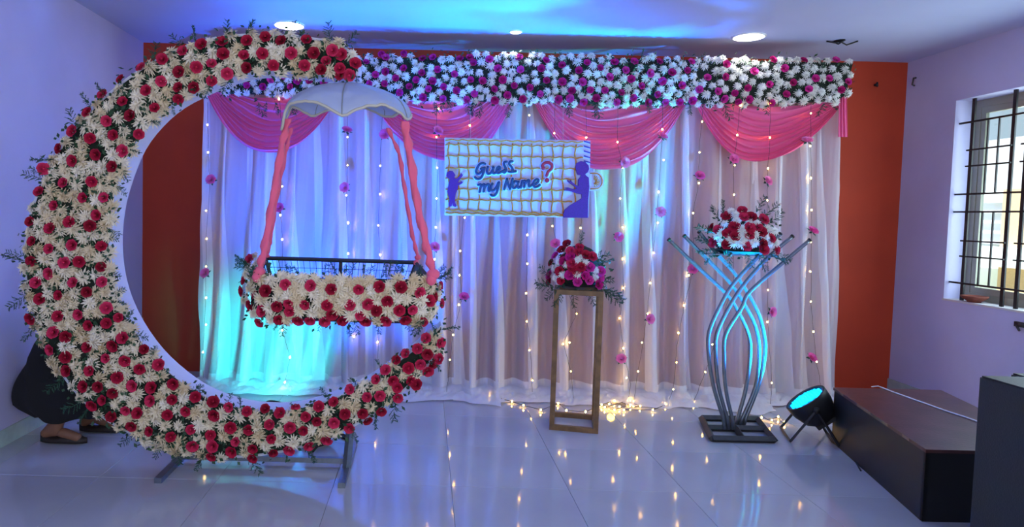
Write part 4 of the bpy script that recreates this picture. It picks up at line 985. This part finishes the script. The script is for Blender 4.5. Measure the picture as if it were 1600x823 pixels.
# ------------------------------------------------------------------ platform, cable, cabinets
hz = .38
q0, q1, q2, q3 = PZ(1302, 605, hz), PZ(1470, 609, hz), PZ(1447, 702, hz), PZ(1525, 638, hz)
d1 = (q1-q0); nrm = (q2-q0)
e_r = (q3-q1).normalized()
q4 = q1+(q2-q0)*1.0
pf = empty('platform', ((q0.x+q4.x)/2, (q0.y+q4.y)/2, 0), 'low stage platform with a worn dark red brown plywood top', 'platform')
poly = [q2, q4, q1, q0]
MB().slab(poly, (0, 0, -.018)).build('top', PLY, pf, smooth=False)
cen = sum(poly, Vector())/4
low = [cen+(p-cen)*.985-Vector((0, 0, .018)) for p in poly]
for k in range(4):
    a, b2 = low[k], low[(k+1) % 4]; inn = (cen-(a+b2)/2); inn.z = 0; inn = inn.normalized()*.02
    MB().slab([a, b2, Vector((b2.x, b2.y, 0)), Vector((a.x, a.y, 0))], inn).build('side_panel', BLACK, pf, smooth=False)
# bare edge chips along the near-left edge
for t0, t1 in ((.10, .14), (.32, .48), (.60, .66), (.8, .86)):
    a, b2 = q0.lerp(q2, t0), q0.lerp(q2, t1); MB().slab([a+Vector((-.002, -.001, -.001)), b2+Vector((-.002, -.001, -.001)), b2+Vector((-.002, -.001, -.016)), a+Vector((-.002, -.001, -.016))], (.003, .001, 0)).build('chipped_edge', PLYE, pf, smooth=False)
wc = [(1362,604),(1372,603),(1380,606),(1395,612),(1420,621),(1440,628),(1462,636),(1485,644),(1510,652),(1540,663)]
tag(MB().tube([PZ(x, y, hz+.005) for x, y in wc], .0045, 6).build('white_cable', CABLE), 'thin white cable lying across the dark platform top', 'cable')
for px, py, z, w_, d_, lab in ((1529, 586, .90, .62, .5, 'large matte black speaker cabinet in the lower right corner'), (1578, 582, .86, .6, .26, 'black cabinet behind the large black one at the right edge')):
    k = PZ(px, py, z); e = empty('speaker_cabinet', (k.x+w_/2, k.y-d_/2, 0), lab, 'speaker')
    bm = bmesh.new(); bmesh.ops.create_cube(bm, size=1); bmesh.ops.scale(bm, vec=(w_, d_, z-.02), verts=bm.verts); bmesh.ops.bevel(bm, geom=bm.edges, offset=.008, segments=2, affect='EDGES')
    bmesh.ops.translate(bm, vec=(0, 0, (z+.02)/2), verts=bm.verts)
    me = bpy.data.meshes.new('cabinet'); bm.to_mesh(me); bm.free(); me.materials.append(mat('cabinet_black', (.014, .018, .02), .55, bump=.2, bscale=150)); o = bpy.data.objects.new('cabinet', me); C.objects.link(o); o.parent = e
    for sx in (-1, 1):
        for sy in (-1, 1):
            MB().lathe([(0, 0), (.02, 0), (.022, .021), (0, .021)], Matrix.Translation((k.x+w_/2+sx*(w_/2-.05), k.y-d_/2+sy*(d_/2-.05), 0)), 10).build('foot', BLACK, e)
    yf = k.y-d_-.001
    MB().box((k.x+.04, yf-.01, .06), (k.x+w_-.04, yf+.002, z-.05)).build('front_grille', mat('grille_black', (.02, .02, .02), .7, bump=.5, bscale=300), e, smooth=False)

# ------------------------------------------------------------------ crouching person behind the crescent
def skin(name, joints, bones, m, parent, root=0, sub=2):
    bm = bmesh.new(); ly = bm.verts.layers.skin.verify(); vs = []
    for (p, r) in joints:
        v = bm.verts.new(Vector(p)-WL[parent.name]); v[ly].radius = (r, r) if not isinstance(r, tuple) else r; vs.append(v)
    vs[root][ly].use_root = True
    for a, b2 in bones: bm.edges.new((vs[a], vs[b2]))
    me = bpy.data.meshes.new(name); bm.to_mesh(me); bm.free(); o = bpy.data.objects.new(name, me); C.objects.link(o)
    o.modifiers.new('s', 'SKIN'); sd = o.modifiers.new('d', 'SUBSURF'); sd.levels = sub; sd.render_levels = sub
    bpy.context.view_layer.update(); dg = bpy.context.evaluated_depsgraph_get()
    nm = bpy.data.meshes.new_from_object(o.evaluated_get(dg)); o.modifiers.clear(); o.data = nm; nm.materials.clear(); nm.materials.append(m)
    for v in nm.vertices: v.co.x = max(v.co.x, XL+.02-WL[parent.name].x)
    nm.polygons.foreach_set('use_smooth', [True]*len(nm.polygons)); o.parent = parent; WL[o.name] = WL[parent.name].copy(); return o
YP = 4.22
ankleL = P(80, 664, YP-.05); ankleL.z = .09
pr = empty('person', (ankleL.x+.05, YP, 0), 'person in black clothes crouching behind the left side of the flower crescent', 'person')
def pp(px, py, dy=0): return P(px, py, YP+dy)
hip = pp(78, 606); kneeL = pp(150, 588, -.08); kneeR = pp(165, 592, .16); ankR = P(140, 640, YP+.18); ankR.z = .10
chest = pp(104, 520); neck = pp(124, 480, .0); head0 = pp(134, 462); headt = pp(146, 436)
toeL = ankleL+Vector((.20, -.02, -.055)); toeR = ankR+Vector((.20, .0, -.06))
heelL = ankleL+Vector((-.055, 0, -.05)); heelR = ankR+Vector((-.055, 0, -.06))
shL, shR = pp(116, 496, -.15), pp(116, 496, .15)
elL, elR = pp(150, 545, -.17), pp(155, 540, .20); wrL, wrR = pp(186, 520, -.12), pp(190, 505, .14)
J = [(hip, .10), (pp(88, 565), .095), (chest, .115), (neck, .055), (head0, .075), (headt, .085),
     (hip+Vector((.03, -.09, -.01)), .085), (kneeL, .06), (ankleL, .036), (heelL, .032), (toeL, .030),
     (hip+Vector((.03, .09, -.01)), .085), (kneeR, .06), (ankR, .036), (heelR, .032), (toeR, .030),
     (shL, .055), (elL, .040), (wrL, .026), (shR, .055), (elR, .040), (wrR, .026)]
B = [(0, 1), (1, 2), (2, 3), (3, 4), (4, 5), (0, 6), (6, 7), (7, 8), (8, 9), (8, 10), (0, 11), (11, 12), (12, 13), (13, 14), (13, 15), (2, 16), (16, 17), (17, 18), (2, 19), (19, 20), (20, 21)]
# hands grow from the wrists: palm plus five fingers
for wi, sgn in ((18, -1), (21, 1)):
    wv = Vector(J[wi][0]); palm = wv+Vector((.06, -.02, .03)); J.append((palm, (.028, .014))); pi_ = len(J)-1; B.append((wi, pi_))
    for f_, (off, L) in enumerate(((-.030, .045), (-.014, .060), (.002, .066), (.018, .060), (.032, .046))):
        k1 = palm+Vector((.03, off, .012)); k2 = k1+Vector((L*.5, off*.2, .004)); k3 = k2+Vector((L*.4, 0, -.014))
        J += [(k1, .009), (k2, .008), (k3, .007)]; n = len(J); B += [(pi_, n-3), (n-3, n-2), (n-2, n-1)]
body = skin('body', J, B, SKIN, pr)
# clothes
J2 = [(hip, (.185, .165)), (pp(84, 560), .165), (chest, .155), (pp(120, 490), .075), (kneeL, .105), (kneeR, .10), (hip+Vector((.04, -.1, 0)), .13), (hip+Vector((.04, .1, 0)), .13),
      (shL, .075), (elL, .058), (wrL+(elL-wrL)*.1, .045), (shR, .075), (elR, .058), (wrR+(elR-wrR)*.1, .045),
      (ankleL+Vector((.02, 0, .11)), .085), (ankR+Vector((.02, 0, .10)), .085)]
B2 = [(0, 1), (1, 2), (2, 3), (0, 6), (6, 4), (0, 7), (7, 5), (2, 8), (8, 9), (9, 10), (2, 11), (11, 12), (12, 13), (4, 14), (5, 15)]
skin('black_garment', J2, B2, BLACKC, pr)
# skirt cloth falling between hips and knees
rows = []
sc0 = pp(92, 592); 
for i in range(14):
    t = i/13; row = []
    z = pp(80, 560).z+(.17-pp(80, 560).z)*t
    for k in range(49):
        a = 2*PI*k/48; rx_ = .22+.12*math.sin(t*PI*.75)+.012*math.sin(a*7+t); ry_ = .17+.07*math.sin(t*PI*.8)+.010*math.sin(a*9)
        row.append(Vector((max(XL+.018, sc0.x+.035*t+.035+math.cos(a)*rx_*(1.0 if t < .8 else 1-.35*(t-.8)/.2)), YP+.03+math.sin(a)*ry_, z+.012*math.sin(a*5))))
    rows.append(row)
MB().grid(rows).build('skirt', BLACKC, pr)
# head shape, hair, ears, nose
hc = headt
MB().sph(hc+Vector((.0, 0, .0)), .098, 20, (1.08, .86, 1.15)).build('hair', HAIR, pr)
fc = MB(); fd = Vector((.78, 0, -.45)).normalized(); fc.sph(hc+fd*.028, .088, 18, (.95, .82, 1.12)); fc.sph(hc+fd*.118, .014, 8)
for s_ in (-1, 1): fc.sph(hc+Vector((.0, .085*s_, -.015)), .02, 8, (.8, .4, 1.3))
fc.build('face', SKIN, pr)
for s_ in (-1, 1): MB().sph(hc+fd*.098+Vector((.012, .03*s_, .03)), .011, 8).build('eye', mat('eye', (.6, .58, .55), .3), pr)
MB().tube([hc+fd*.108+Vector((-.02, -.022, -.03)), hc+fd*.114+Vector((-.022, 0, -.032)), hc+fd*.108+Vector((-.02, .022, -.03))], .006, 6).build('mouth', mat('lips', (.2, .05, .05), .5), pr)
# flat shoes
for ak, d in ((ankleL, 0), (ankR, 0)):
    c = Vector((ak.x+.075, ak.y, 0)); rows = []
    for i in range(13):
        t = i/12; x = c.x-.145+.30*t; w_ = .038*math.sin(min(1, t*4)*PI/2)*(1.0+.25*math.sin(t*PI))*(1 if t < .75 else math.sqrt(max(0, 1-((t-.75)/.25)**2))*.95+.05)
        hgt = .045-.015*t if t < .9 else .02; row = []
        for k in range(13):
            a = 2*PI*k/12; row.append(Vector((x, c.y+math.cos(a)*w_, max(.002, .018+math.sin(a)*(hgt if math.sin(a) > 0 else .018)*(1 if not .1 < t < .5 or math.sin(a) < 0 else .55)))))
        rows.append(row)
    MB().grid(rows).build('shoe', mat('dark_shoe', (.02, .012, .012), .6), pr)
